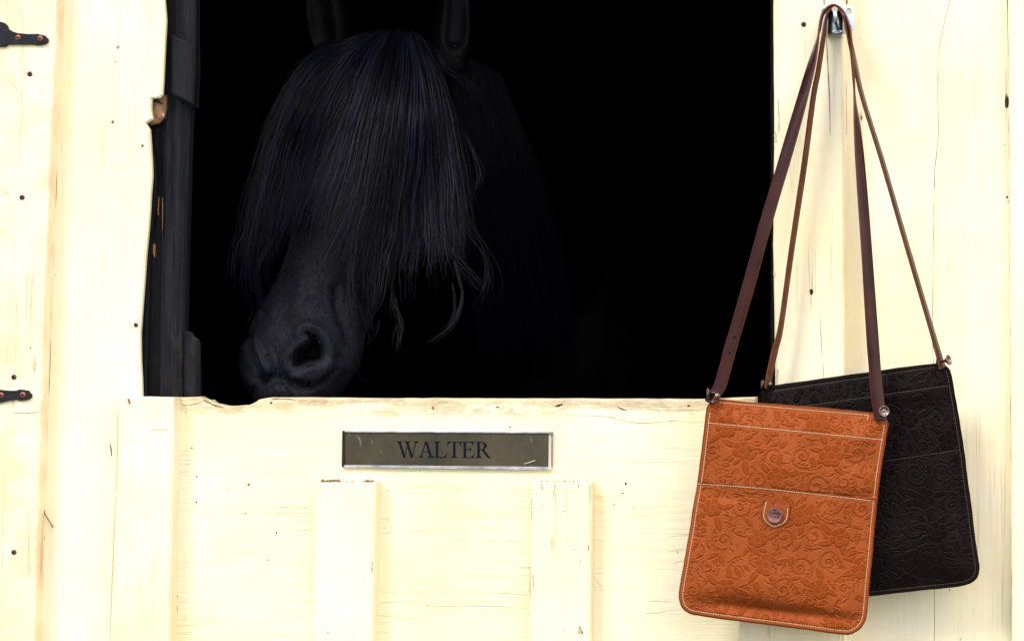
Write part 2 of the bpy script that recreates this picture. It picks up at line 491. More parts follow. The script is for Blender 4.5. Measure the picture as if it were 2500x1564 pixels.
# ------------------------------------------------------------ ground
bm = bmesh.new()
gv = [bm.verts.new(p) for p in ((-200, -200, 0), (200, -200, 0), (200, 200, 0), (-200, 200, 0))]
bm.faces.new(gv)
g = link("ground", from_bm("ground", bm), ground_mat())
tag(g, "pale gravel yard with patches of grass in front of the stable", "ground", kind="structure")

# ------------------------------------------------------------ stable wall
BOT, TOP = 3162, -1258           # py of z = 0 and z = 2.6
wall = thing("stable_wall", (0, 0.01, 0), "cream painted board wall of the stable around the black open window", "wall")

def details(slivers=(), rings=(), dots=()):
    """small worn marks cut in the paint of one board (part of that board's own mesh)"""
    def f(bm):
        for (pts, w, yf, mat) in slivers:
            pts = catmull(pts, 5, closed=False)
            L, Rr = [], []
            N = len(pts)
            for i, p in enumerate(pts):
                t = pts[min(i + 1, N - 1)] - pts[max(i - 1, 0)]
                n = np.array([-t[1], t[0]]) / (np.hypot(*t) + 1e-9)
                h = w * 0.36 * math.sin(math.pi * (i + 0.35) / (N - 0.3)) ** 0.5 * random.uniform(0.65, 1.2)
                L.append(bm.verts.new(P(*(p + n * h), yf - 0.0004))); Rr.append(bm.verts.new(P(*(p - n * h), yf - 0.0004)))
            for i in range(N - 1):
                bm.faces.new((L[i], L[i + 1], Rr[i + 1], Rr[i])).material_index = mat
        for (x, y, r, yf, mat) in rings:      # raised rim of a filled nail head
            c = P(x, y, yf + 0.0006)
            a0 = random.uniform(0, 6)
            tube_bm(bm, [c + Vector((math.cos(a0 + k * 0.3) * r / S, 0, math.sin(a0 + k * 0.3) * r / S)) for k in range(16)], 0.0006, 5, mat)
        for (x, y, rx, ry, yf, mat) in dots:
            vs = [bm.verts.new(P(x + rx * math.cos(a) * random.uniform(.75, 1.2), y + ry * math.sin(a) * random.uniform(.75, 1.2), yf - 0.0005)) for a in [2 * math.pi * k / 10 for k in range(10)]]
            bm.faces.new(vs).material_index = mat
    return f

def screw(parent, px, py, y, r=7.0, mat='rust', name="screw"):
    bm = bmesh.new(); rr = r / S
    c = P(px, py, y)
    lathe(bm, c, (0, -1, 0), [(rr, -0.001), (rr, 0.0003), (rr * 0.9, 0.0009), (rr * 0.5, 0.0013), (0, 0.0014)], 18, 0)
    for ang in (R(20), R(110)):
        u = Vector((math.cos(ang), 0, math.sin(ang))); v = Vector((-u.z, 0, u.x))
        q = [c + Vector((0, -0.0017, 0)) + u * (sx * rr * .6) + v * (sy * rr * .13) for sx, sy in ((-1, -1), (1, -1), (1, 1), (-1, 1))]
        bm.faces.new([bm.verts.new(p - Vector((0, 0.0001, 0)) * (1 if ang < 1 else 2)) for p in q]).material_index = 1
    return link(name, from_bm(name, bm), [M[mat], M['ink']], parent)

cre = lambda *k: [M[k[0]], M['crack'], M['gap'], M['raw']]
# far-left raised board with the hinges
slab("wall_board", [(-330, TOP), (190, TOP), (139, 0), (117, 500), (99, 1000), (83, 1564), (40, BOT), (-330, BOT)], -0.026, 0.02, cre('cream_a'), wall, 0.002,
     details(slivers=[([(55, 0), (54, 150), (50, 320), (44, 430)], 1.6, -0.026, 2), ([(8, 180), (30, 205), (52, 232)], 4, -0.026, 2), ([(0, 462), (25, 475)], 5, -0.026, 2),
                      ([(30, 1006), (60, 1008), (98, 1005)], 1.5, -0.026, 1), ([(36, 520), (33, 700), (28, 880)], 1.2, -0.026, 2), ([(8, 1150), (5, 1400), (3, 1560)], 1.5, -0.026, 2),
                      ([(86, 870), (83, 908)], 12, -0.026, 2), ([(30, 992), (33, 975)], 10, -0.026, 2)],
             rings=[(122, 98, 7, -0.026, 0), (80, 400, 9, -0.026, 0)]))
# broad board left of the window, with its chewed edge
edge = [(404, -600), (402, -100), (400, 0), (404, 50), (400, 132), (397, 200), (395, 231), (389, 239), (369, 241), (367, 265), (371, 291), (355, 302), (364, 317), (367, 364), (370, 430), (366, 480), (364, 520),
        (359, 579), (357, 600), (354, 632), (347, 731), (341, 814), (342, 880), (346, 968), (346, 1100), (340, BOT)]
slab("wall_board", [(150, TOP), (404, TOP)] + edge + [(60, BOT), (80, 1564), (97, 1000), (115, 500), (137, 0)], 0.0, 0.008, cre('cream_b'), wall, 0.0025,
     details(slivers=[([(287, 1000), (286, 1100), (284, 1200)], 2.5, 0, 2), ([(282, 1210), (277, 1330), (272, 1450), (268, 1564)], 3, 0, 2), ([(152, 0), (147, 160), (141, 330), (137, 480), (131, 560)], 1.8, 0, 1), ([(131, 600), (130, 640), (127, 690)], 5, 0, 2), ([(127, 700), (124, 820), (122, 900), (118, 990)], 1.6, 0, 1), ([(114, 1060), (112, 1090)], 4, 0, 2),
                      ([(110, 1150), (107, 1200), (105, 1250)], 4, 0, 3), ([(105, 1300), (108, 1318)], 8, 0, 3), ([(104, 1330), (101, 1420), (97, 1490)], 2, 0, 1), ([(291, 0), (289, 60), (287, 112)], 1.2, 0, 2),
                      ([(277, 130), (276, 230), (275, 292)], 1, 0, 2), ([(268, 1082), (271, 1095), (272, 1113)], 4, 0, 1), ([(362, 5), (363, 60), (364, 90)], 1, 0, 2), ([(270, 412), (292, 408), (308, 396)], 1.5, 0, 2), ([(298, 510), (299, 660)], 0.9, 0, 2), ([(271, 720), (272, 800)], .9, 0, 2)],
             rings=[(369, 191, 6, 0, 0), (343, 481, 6, 0, 0), (214, 906, 11, 0, 0), (157, 420, 5, 0, 0)],
             dots=[(287, 116, 3, 4.5, 0, 3), (282, 151, 2, 2, 0, 3), (275, 298, 3.5, 4, 0, 3), (348, 356, 3.5, 4, 0, 3), (292, 113, 1.5, 1.5, 0, 1), (130, 403, 2, 2.5, 0, 1), (249, 898, 3, 1.5, 0, 2), (176, 780, 1.5, 4, 0, 2), (300, 838, 1.5, 2, 0, 1), (208, 668, 2.5, 1.5, 0, 2)]))
# boards right of the window
slab("corner_post", [(1889, TOP), (2066, TOP), (2058, 0), (2060, 500), (2063, 1000), (2066, 1564), (2070, BOT), (1800, BOT), (1804, 1100), (1891, 990), (1892, 900), (1889, 700), (1887, 600), (1888, 520), (1890, 300), (1888, 100), (1888, 0)],
     -0.045, 0.02, cre('cream_c'), wall, 0.0025,
     details(slivers=[([(2011, -30), (2012, 10), (2011, 17)], 3.5, -0.045, 1), ([(2017, 80), (2021, 160), (2025, 240), (2027, 330)], 3.0, -0.045, 1), ([(1962, 4), (1963, 50)], 1.2, -0.045, 2), ([(1963, 68), (1966, 100), (1967, 150)], 1.0, -0.045, 2),
                      ([(1981, 670), (1981, 705)], 1.0, -0.045, 2), ([(1981, 720), (1982, 745)], 1.2, -0.045, 2), ([(2001, 760), (2005, 830), (2007, 870)], 1.6, -0.045, 1), ([(2009, 885), (2010, 905), (2011, 922)], 1.5, -0.045, 1),
                      ([(1900, 240), (1902, 290), (1901, 330)], 2.5, -0.045, 3), ([(1892, 320), (1895, 350)], 9, -0.045, 2), ([(1890, 660), (1891, 675)], 8, -0.045, 2), ([(2028, 570), (2029, 620)], 1, -0.045, 2),
                      ([(2038, 92), (2062, 93)], 1.4, -0.045, 2), ([(1899, 120), (1901, 240)], 1, -0.045, 2), ([(1896, 940), (1899, 900)], 8, -0.045, 2)],
             rings=[(1934, 71, 6, -0.045, 0), (2036, 187, 6, -0.045, 0), (1930, 534, 6, -0.045, 0), (2007, 878, 7, -0.045, 0), (1925, 910, 6, -0.045, 0)],
             dots=[(1981, 712, 5.5, 7, -0.045, 1)]))
slab("wall_board", [(2055, TOP), (2330, TOP), (2318, 0), (2308, 45), (2290, 130), (2289, 250), (2291, 330), (2281, 420), (2278, 600), (2276, 780), (2282, 1200), (2280, 1564), (2280, BOT), (2055, BOT)], 0.0, 0.021, cre('cream_b'), wall, 0.0004,
     details(slivers=[([(2066, 200), (2067, 330)], 3, 0, 2), ([(2103, 274), (2101, 286)], 8, 0, 2), ([(2068, 0), (2067, 12)], 6, 0, 3)], dots=[(2103, 288, 3, 6, 0, 3), (2100, 96, 2, 2, 0, 2)]))
slab("wall_board", [(2331, TOP), (2466, TOP), (2459, 0), (2463, 250), (2465, 600), (2467, 900), (2470, 1564), (2476, BOT), (2281, BOT), (2281, 1564), (2283, 1200), (2277, 780), (2279, 600), (2282, 420), (2292, 330), (2290, 250), (2291, 130), (2309, 45), (2319, 0)], 0.0008, 0.021, cre('cream_b'), wall, 0.0004,
     details(slivers=[([(2455, 236), (2458, 228)], 5, 0.0008, 2)], dots=[(2458, 250, 5, 15, 0.0008, 1), (2457, 236, 3, 8, 0.0008, 3), (2459, 481, 2.5, 3, 0.0008, 1), (2256, 98, 1.5, 1.5, 0.0008, 2), (2462, 492, 2, 5, 0.0008, 2)]))
slab("wall_board", [(2466, TOP), (2760, TOP), (2780, BOT), (2472, BOT), (2470, 1564), (2467, 900), (2464, 400), (2461, 0)], -0.018, 0.02, cre('cream_b'), wall, 0.002)
# the wall goes on beyond the frame on both sides
for k in range(5):
    a = 2762 + k * 330
    slab("wall_board", [(a, TOP), (a + 322, TOP), (a + 322, BOT), (a, BOT)], 0.0, 0.02, cre('cream_b'), wall)
    slab("wall_batten", [(a + 285, TOP), (a + 372, TOP), (a + 372, BOT), (a + 285, BOT)], -0.026, -0.002, cre('cream_bat'), wall)
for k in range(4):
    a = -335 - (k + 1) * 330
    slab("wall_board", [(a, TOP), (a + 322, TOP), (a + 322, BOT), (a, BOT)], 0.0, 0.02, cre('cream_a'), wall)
slab("header_board", [(404, TOP), (1889, TOP), (1889, -640), (404, -640)], 0.0, 0.03, cre('cream_b'), wall)
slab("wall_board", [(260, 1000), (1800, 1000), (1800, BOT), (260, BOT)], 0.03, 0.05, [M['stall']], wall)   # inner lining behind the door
for (x, y) in ((73, 181), (54, 482), (34, 920), (34, 1347)):
    screw(wall, x, y, -0.026, 6.5)
screw(wall, 1962, 60, -0.045, 6.5)
screw(wall, 332, 793, 0.0, 5.5)

# black painted window frame at the left of the opening
slab("frame_lining", [(330, -650), (404, -650), (404, 990), (326, 990)], 0.034, 0.10, [M['dark'], M['rawo']], wall, 0.001,
     lambda bm: details(slivers=[([(377, 594), (376, 610), (378, 628)], 9, 0.034, 1), ([(388, 480), (386, 520)], 4, 0.034, 1), ([(386, 515), (387, 525)], 5, 0.034, 1)])(bm))
slab("frame_strip", [(340, 300), (362, 310), (367, 330), (378, 380), (382, 430), (380, 480), (374, 533), (367, 583), (364, 698), (360, 830), (357, 913), (359, 990), (326, 990), (330, 300)], 0.0225, 0.0335, [M['dark']], wall, 0.002)
slab("window_jamb", [(396, -650), (478, -650), (476, 0), (476, 116), (474, 262), (464, 264), (461, 330), (456, 500), (451, 731), (449, 809), (449, 990), (385, 990), (387, 897), (393, 665), (398, 500), (402, 238)], 0.0225, 0.042, [M['dark'], M['rawo'], M['ink'], M['scuff']], wall, 0.003,
     lambda bm: details(slivers=[([(397, 480), (397, 530), (396, 565)], 2.2, 0.0225, 1)] + [([(x, y), (x + random.uniform(-1.5, 1.5), y + l / 2), (x - 1, y + l)], w, 0.0225, m) for x, y, l, w, m in [(random.uniform(400, 446), random.uniform(270, 940), random.uniform(12, 90), random.uniform(.8, 2.0), random.choice((2, 2, 3))) for _ in range(26)]] + [([(401, 250), (402, 400), (398, 520), (396, 660), (391, 850)], 1.6, 0.0225, 3)])(bm))
slab("frame_block", [(418, 84), (433, 92), (450, 99), (476, 114), (477, 180), (473, 258), (460, 252), (440, 242), (417, 230)], 0.001, 0.021, [M['dark']], wall, 0.003)
slab("frame_block", [(447, 812), (455, 808), (466, 811), (472, 822), (481, 828), (485, 840), (486, 900), (487, 990), (447, 990)], 0.012, 0.0215, [M['dark']], wall, 0.003)
slab("split_wood", [(366, 236), (404, 232), (403, 262), (399, 286), (386, 300), (364, 306)], 0.014, 0.0222, [M['raw'], M['crack'], M['tape']], wall, 0.003,
     lambda bm: details(slivers=[([(372, 276), (384, 286), (393, 293)], 2, 0.014, 1), ([(371, 246), (384, 248), (398, 254)], 9, 0.014, 1), ([(399, 276), (398, 284)], 5, 0.014, 2)])(bm))
# right jamb inner lining
slab("window_jamb", [(1880, -650), (1889, -650), (1891, 400), (1889, 990), (1882, 990)], 0.022, 0.10, [M['stall']], wall, 0.001)

# stall interior and roof (dark, closed)
def room_part(name, boxes, mat):
    bm = bmesh.new()
    for b in boxes: box_bm(bm, *b)
    return link(name, from_bm(name, bm), [mat], wall)
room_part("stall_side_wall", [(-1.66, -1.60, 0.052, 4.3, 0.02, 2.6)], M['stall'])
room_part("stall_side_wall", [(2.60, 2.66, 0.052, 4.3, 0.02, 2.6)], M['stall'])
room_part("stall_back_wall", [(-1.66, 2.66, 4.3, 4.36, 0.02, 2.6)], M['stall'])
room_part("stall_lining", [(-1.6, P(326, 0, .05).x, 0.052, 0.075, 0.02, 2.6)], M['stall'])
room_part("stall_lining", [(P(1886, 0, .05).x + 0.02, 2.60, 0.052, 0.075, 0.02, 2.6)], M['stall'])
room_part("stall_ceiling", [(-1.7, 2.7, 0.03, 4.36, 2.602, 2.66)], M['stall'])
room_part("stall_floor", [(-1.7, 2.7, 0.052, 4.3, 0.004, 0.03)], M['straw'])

# ------------------------------------------------------------ lower half of the stable door
door = thing("stable_half_door", P(1050, BOT, -0.01), "closed lower half of a cream stable door with chewed top edge and three vertical battens", "door")
YD = -0.020
top_edge = [(291, 971), (360, 969), (445, 970), (486, 968), (496, 973), (504, 977), (512, 976), (522, 985), (534, 987), (550, 991), (575, 991), (590, 989), (604, 989), (613, 986), (624, 981), (632, 975), (641, 973), (658, 970), (760, 970),
            (900, 972), (1150, 972), (1450, 973), (1725, 974), (1800, 970), (1846, 969)]
slab("door_panel", top_edge + [(1846, 1100), (1812, 1500), (1812, BOT - 20), (262, BOT - 20), (274, 1564), (291, 1100)], YD, -0.0005, [M['cream_h'], M['crack'], M['gap'], M['raw']], door, 0.0025,
     details(slivers=[([(496, 976), (508, 981), (525, 989), (548, 994)], 7, YD, 3), ([(560, 993), (600, 992)], 4, YD, 2), ([(445, 988), (470, 987), (496, 978)], 1.4, YD, 1),
                      ([(662, 973), (690, 973), (722, 975)], 3, YD, 3), ([(655, 985), (690, 998), (716, 996)], 1.2, YD, 2), ([(580, 1028), (650, 1031), (715, 1031)], 1.4, YD, 2), ([(770, 1018), (800, 1014), (832, 1003)], 1.4, YD, 2),
                      ([(1505, 990), (1518, 998), (1532, 1002)], 3.5, YD, 1), ([(1535, 1001), (1545, 994), (1540, 980)], 1.4, YD, 2), ([(1400, 1014), (1480, 1016), (1540, 1030), (1590, 1031), (1660, 1024)], 4, YD, 2), ([(1355, 991), (1366, 989), (1374, 986)], 7, YD, 1), ([(1210, 994), (1219, 992)], 4, YD, 1),
                      ([(1450, 994), (1520, 990), (1600, 992), (1700, 990)], 2, YD, 2), ([(640, 1240), (720, 1237), (765, 1243)], 2.2, YD, 2), ([(640, 1254), (700, 1251), (764, 1253)], 1.5, YD, 2), ([(690, 1262), (764, 1256)], 1.3, YD, 2), ([(720, 1275), (765, 1272)], 1.5, YD, 2), ([(716, 1294), (765, 1292)], 1.5, YD, 2),
                      ([(930, 1302), (990, 1297), (1100, 1293)], 1.3, YD, 2), ([(930, 1266), (950, 1265)], 1.8, YD, 2), ([(930, 1288), (943, 1287)], 1.8, YD, 2), ([(740, 1467), (764, 1468)], 1.8, YD, 2), ([(924, 1443), (1000, 1446), (1100, 1441)], 1.5, YD, 2), ([(924, 1470), (985, 1468), (1045, 1465)], 2, YD, 2), ([(1048, 1479), (1150, 1478), (1290, 1483)], 2.2, YD, 2),
                      ([(922, 1500), (975, 1506), (1050, 1510)], 1.6, YD, 2), ([(922, 1519), (960, 1518)], 1.6, YD, 2), ([(922, 1541), (1010, 1542)], 1.6, YD, 2), ([(1150, 1450), (1220, 1447), (1288, 1452)], 1.6, YD, 2), ([(1150, 1403), (1230, 1412), (1290, 1418)], 1.2, YD, 2), ([(428, 1470), (470, 1466)], 1.6, YD, 2), ([(425, 1512), (500, 1512), (540, 1514)], 1.4, YD, 2),
                      ([(426, 1528), (490, 1524)], 1.4, YD, 2), ([(425, 1545), (480, 1549)], 1.4, YD, 2), ([(426, 1455), (430, 1480), (427, 1520)], 9, YD, 3), ([(1450, 1405), (1460, 1420), (1470, 1435)], 2, YD, 2), ([(1630, 1310), (1700, 1302)], 1.4, YD, 2), ([(1580, 1468), (1600, 1466), (1640, 1468)], 2, YD, 2), ([(1575, 1496), (1600, 1495), (1625, 1491)], 2.2, YD, 2),
                      ([(1520, 1128), (1680, 1126)], 1.1, YD, 2), ([(600, 1400), (620, 1420), (640, 1439)], 1.4, YD, 2), ([(1546, 1240), (1550, 1225)], 1.6, YD, 2), ([(1635, 1345), (1680, 1338)], 1.3, YD, 2), ([(1640, 1375), (1690, 1362)], 1.3, YD, 2),
                      ([(1490, 1240), (1560, 1240), (1640, 1232)], 1.1, YD, 2), ([(1500, 1262), (1600, 1258)], 1.0, YD, 2), ([(1080, 1190), (1140, 1192)], .9, YD, 2), ([(1100, 1340), (1200, 1320), (1280, 1322)], 1.1, YD, 2), ([(1000, 1418), (1090, 1410)], 1.3, YD, 2), ([(1100, 1322), (1140, 1310)], 2, YD, 2)],
             rings=[(480, 1163, 5, YD, 0), (479, 1225, 5, YD, 0), (1043, 1474, 6, YD, 0), (1249, 1324, 6, YD, 0), (1521, 1125, 6, YD, 0)],
             dots=[(662, 983, 3, 2.5, YD, 1), (1057, 995, 3.5, 4.5, YD, 3), (607, 1182, 3.5, 3.5, YD, 3), (480, 1163, 2, 2.5, YD, 1), (479, 1225, 2, 2.5, YD, 1), (599, 1252, 2.5, 2, YD, 3), (675, 1300, 1.5, 3, YD, 1), (656, 1366, 1.5, 2.5, YD, 1), (1528, 1180, 2.5, 4, YD, 1), (1520, 1203, 3, 1.5, YD, 1), (1499, 1231, 4, 1, YD, 1), (1546, 1238, 1.5, 5, YD, 2),
                   (1245, 1042, 2, 2.5, YD, 1), (1682, 990, 4, 2, YD, 1), (965, 1370, 1, 1, YD, 1), (970, 1454, 1, 1, YD, 1), (468, 1093, 2, 1.5, YD, 1), (1654, 1348, 2, 3, YD, 2), (432, 1455, 3, 2, YD, 3), (945, 1196, 1.5, 1.5, YD, 1), (1044, 1476, 5, 3, YD, 2)]))
slab("door_batten", [(291, 970), (346, 968.5), (424, 971), (422, 1150), (418, 1300), (414, 1564), (400, BOT - 25), (250, BOT - 25), (270, 1564), (280, 1315), (286, 1200), (290, 1090)], -0.046, YD - 0.0002, cre('cream_d'), door, 0.0025,
     details(slivers=[([(312, 972), (316, 980), (315, 987)], 9, -0.046, 3), ([(372, 1078), (340, 1077), (315, 1079)], 1.5, -0.046, 2), ([(412, 1050), (395, 1048), (362, 1049)], 4, -0.046, 2)],
             rings=[(402, 1019, 6, -0.046, 0), (865 - 550 + 0, 992, 5, -0.046, 0), (342, 1275, 6, -0.046, 0)]))
slab("door_batten", [(771, 1177), (917, 1177), (915, 1260), (911, 1400), (908, 1564), (900, BOT - 25), (745, BOT - 25), (763, 1564), (766, 1350), (769, 1230)], -0.047, YD - 0.0002, cre('cream_bat'), door, 0.003,
     details(slivers=[([(909, 1370), (908, 1398)], 3, -0.047, 3), ([(849, 1388), (850, 1406)], 1, -0.047, 2), ([(784, 1362), (787, 1375)], 1, -0.047, 2)], rings=[(837, 1233, 6, -0.047, 0), (842, 1500, 6, -0.047, 2)], dots=[(885, 1377, 1, 1, -0.047, 1)]))
slab("door_batten", [(1297, 1176), (1443, 1177), (1443, 1300), (1442, 1420), (1441, 1564), (1436, BOT - 25), (1280, BOT - 25), (1292, 1564), (1293, 1380), (1296, 1230)], -0.046, YD - 0.0002, cre('cream_bat'), door, 0.003,
     details(slivers=[([(1323, 1180), (1324, 1196)], 2, -0.046, 1), ([(1353, 1178), (1352, 1200), (1349, 1217)], 1.6, -0.046, 1), ([(1411, 1178), (1413, 1190)], 2.5, -0.046, 1), ([(1399, 1380), (1400, 1410), (1397, 1445)], 1.8, -0.046, 2), ([(1301, 1400), (1302, 1432)], 2.5, -0.046, 1), ([(1418, 1362), (1415, 1378)], 1.6, -0.046, 1), ([(1294, 1370), (1294, 1460)], 1.6, -0.046, 1), ([(1297, 1215), (1298, 1270)], 1.2, -0.046, 1),
                      ([(1414, 1527), (1419, 1538), (1424, 1548)], 6, -0.046, 3), ([(1326, 1225), (1324, 1240)], 1.4, -0.046, 1), ([(1436, 1330), (1437, 1345)], 2, -0.046, 1), ([(1440, 1180), (1441, 1230)], 1.2, -0.046, 1)],
             dots=[(1377, 1247, 1.5, 1.5, -0.046, 1), (1402, 1340, 1.2, 1.2, -0.046, 1), (1415, 1540, 5, 7, -0.046, 2)]))

# litter lying on top of the battens
def litter(bm, x0, x1, yb, n, sz):
    for _ in range(n):
        x = random.uniform(x0, x1); c = P(x, yb - random.uniform(0, 3) , random.uniform(-0.043, -0.024))
        s = random.uniform(0.4, 1) * sz
        m = Matrix.Translation(c) @ Matrix.Rotation(random.uniform(0, 6), 4, 'Y') @ Matrix.Diagonal((s * 1.8, s, s * 0.7, 1))
        bmesh.ops.create_icosphere(bm, subdivisions=1, radius=1, matrix=m)
bm = bmesh.new(); litter(bm, 785, 830, 1176, 60, 0.0022); litter(bm, 888, 912, 1176, 25, 0.002); litter(bm, 776, 915, 1177, 40, 0.0012)
o = link("litter", from_bm("litter", bm), [M['moss']])
tag(o, "crumbs of bark and moss lying on top of the middle door batten", "debris", kind="stuff")
bm = bmesh.new(); litter(bm, 1318, 1440, 1176, 45, 0.0011)
o = link("litter", from_bm("litter", bm), [M['moss']])
tag(o, "fine crumbs lying on top of the right hand door batten", "debris", kind="stuff")
# dry stalk caught in the left seam
tw = thing("dry_stalk", P(110, 1250, -0.004), "short dry stalk stuck in the seam of the left boards", "twig")
bm = bmesh.new(); tube_bm(bm, [P(104, 1248, -0.003), P(112, 1258, -0.006), P(121, 1272, -0.008), P(129, 1286, -0.007)], [0.0011, 0.0009, 0.0009, 0.0013], 6)
link("stem", from_bm("stem", bm), [M['twig']], tw)
bm = bmesh.new(); bmesh.ops.create_icosphere(bm, subdivisions=2, radius=0.0022, matrix=Matrix.Translation(P(107, 1249, -0.004)) @ Matrix.Diagonal((1, .8, 1.5, 1)))
link("seed_head", from_bm("seed_head", bm, True), [M['twig']], tw)
# straw bit on nameplate handled with the plate

# ------------------------------------------------------------ hinges
def hinge(pts, screws, label):
    h = thing("strap_hinge", P(pts[0][0], pts[0][1], -0.027), label, "hinge", "black strap hinges at the left edge")
    slab("strap_leaf", pts, -0.0305, -0.0268, [M['black']], h, 0.0012, jit=0.25, step=10)
    for x, y in screws: screw(h, x, y, -0.0308, 6.6, 'copper_screw')
    bm = bmesh.new(); zc = P(-40, pts[0][1] + 30, 0).z
    c = P(-42, pts[0][1] + 28, -0.031)
    lathe(bm, c - Vector((0, 0, 0.03)), (0, 0, 1), [(0, 0), (0.0055, 0), (0.0055, 0.06), (0, 0.06)], 16)
    link("knuckle", from_bm("knuckle", bm), [M['black']], h)
    return h
hinge([(-40, 50), (0, 53), (10, 56), (16, 61), (20, 71), (30, 77), (43, 81), (66, 83), (86, 83), (90, 82.5), (109, 87), (113, 92), (117, 96), (116, 103), (112, 107), (100, 110), (88, 111), (84, 109), (50, 109), (18, 109), (16, 111), (14, 114), (-40, 115)],
      [(44, 92), (98, 94)], "upper black iron strap hinge with two reddish screws near the top left corner")
hinge([(-40, 945), (0, 951), (20, 953), (40, 953), (46, 950), (58, 951), (69, 953), (72, 958), (77, 963), (76, 969), (71, 974), (60, 977), (46, 978), (42, 975), (20, 978), (0, 983), (-40, 988)],
      [(3, 964), (56, 963)], "lower black iron strap hinge on the left board level with the door top")

# ------------------------------------------------------------ nameplate
npl = thing("nameplate", P(1092, 1147, YD - 0.003), "narrow tarnished bronze nameplate reading WALTER held between silver rails on the door", "sign")
slab("backing", [(838, 1053), (1347, 1056), (1346, 1145), (839, 1139)], YD - 0.0020, YD - 0.0004, [M['tape']], npl, 0.0003, jit=0)
slab("plate", [(837, 1054.5), (1339, 1057), (1338, 1141), (839, 1136)], YD - 0.0036, YD - 0.0021, [M['plate'], plain("verdigris", (0.16, 0.20, 0.17), 0.8, var=.4, vscale=300)], npl, 0.0003, jit=0,
     extra=details(slivers=[(pts, w, YD - 0.0036, 1) for pts, w in (([(870, 1063), (876, 1068), (880, 1078), (879, 1090)], 4), ([(905, 1072), (909, 1078), (908, 1084)], 3), ([(851, 1058), (854, 1062)], 3), ([(1296, 1066), (1299, 1080)], 2), ([(928, 1097), (932, 1106)], 2))]))
slab("rail", [(841, 1051), (1349, 1053.5), (1349, 1057.4), (841, 1054.8)], YD - 0.0060, YD - 0.0005, [M['alu']], npl, 0.0005, jit=0)
slab("rail", [(839, 1134.5), (1347.5, 1139), (1347.5, 1147), (840, 1140.5)], YD - 0.0062, YD - 0.0005, [M['alu']], npl, 0.0006, jit=0)
slab("end_cap", [(835.5, 1051), (839.5, 1051), (840.5, 1140), (834, 1139)], YD - 0.0058, YD - 0.0005, [M['black']], npl, 0.0004, jit=0)
slab("end_cap", [(1346.2, 1058), (1348.7, 1058), (1348, 1139), (1345.5, 1139)], YD - 0.0050, YD - 0.0005, [M['zincd']], npl, 0.0004, jit=0)

def rc(x0, y0, x1, y1): return [(x0, y0), (x1, y0), (x1, y1), (x0, y1)]
def pr(x0, y0, x1, y1, w): return [(x0, y0), (x0 + w, y0), (x1 + w, y1), (x1, y1)]
def serif(x0, x1, s0, s1, y, up):     # bracketed serif joining a stem s0..s1
    h, k = (0.035, 0.10) if up else (-0.035, -0.10)
    return [(x0, y), (x1, y), (x1, y + h), (s1, y + k), (s0, y + k), (x0, y + h)]
bowl = []
for i in range(8):
    a0, a1 = -math.pi / 2 + math.pi * i / 8, -math.pi / 2 + math.pi * (i + 1) / 8
    o_ = lambda a: (.32 + .38 * math.cos(a), .745 + .255 * math.sin(a)); i_ = lambda a: (.32 + .21 * math.cos(a), .745 + .21 * math.sin(a))
    bowl.append([i_(a0), o_(a0), o_(a1), i_(a1)])
GL = {
 'W': (1.36, [pr(.10, 1, .42, 0, .15)[::-1], pr(.46, 0, .70, 1, .055), pr(.56, 1, .86, 0, .15)[::-1], pr(.92, 0, 1.17, 1, .055), serif(0, .36, .12, .25, 1, False), serif(.47, .84, .58, .72, 1, False), serif(1.04, 1.36, 1.17, 1.22, 1, False)]),
 'A': (.98, [pr(.13, 0, .43, 1, .055), pr(.40, 1, .70, 0, .155)[::-1], rc(.27, .33, .66, .38), serif(0, .30, .13, .18, 0, True), serif(.58, .99, .70, .85, 0, True)]),
 'L': (.80, [rc(.12, 0, .27, 1), serif(0, .40, .12, .27, 1, False), rc(0, 0, .74, .045), [(.55, .045), (.74, .045), (.80, .28), (.77, .28), (.70, .13)]]),
 'T': (.85, [rc(.35, 0, .50, 1), rc(.02, .955, .83, 1), [(.0, .73), (.03, .73), (.09, .88), (.18, .955), (.02, .955)], [(.85, .73), (.83, .955), (.67, .955), (.76, .88), (.82, .73)], serif(.22, .63, .35, .50, 0, True)]),
 'E': (.82, [rc(.12, 0, .27, 1), rc(0, .955, .72, 1), [(.55, .955), (.65, .88), (.70, .76), (.73, .76), (.72, .955)], rc(.27, .50, .52, .545), [(.56, .37), (.58, .37), (.58, .67), (.56, .67), (.50, .545), (.50, .50)], rc(0, 0, .74, .045), [(.55, .045), (.74, .045), (.80, .28), (.77, .28), (.69, .13)]]),
 'R': (.98, [rc(.12, 0, .27, 1), rc(0, .955, .33, 1), rc(.25, .49, .33, .535), serif(0, .40, .12, .27, 0, True), pr(.36, .52, .74, 0, .18)[::-1], rc(.78, 0, .99, .04)] + bowl),
}
bm = bmesh.new(); x = 967.5; k = 0
for ch in "WALTER":
    wd, polys = GL[ch]
    for pl in polys:
        pts = []
        for (u, v) in pl:
            X = x + u * 40.4; pts.append((X, 1116.0 - v * 39.5 + (X - 967) * 0.006))
        slab_bm(bm, pts, YD - 0.00385 - 0.00002 * (k % 8), YD - 0.0034, 0.00003)
        k += 1
    x += wd * 40.4 + (-1.5 if ch in 'WA' else 0.5)
link("lettering", from_bm("lettering", bm), [M['ink']], npl)
bm = bmesh.new(); tube_bm(bm, [P(1279, 1132, YD - 0.0042), P(1292, 1128, YD - 0.0046), P(1307, 1123, YD - 0.0043)], 0.0006, 5)
o = link("straw_bit", from_bm("straw_bit", bm), [M['thread']])
tag(o, "tiny pale straw bit stuck on the right end of the nameplate", "straw")

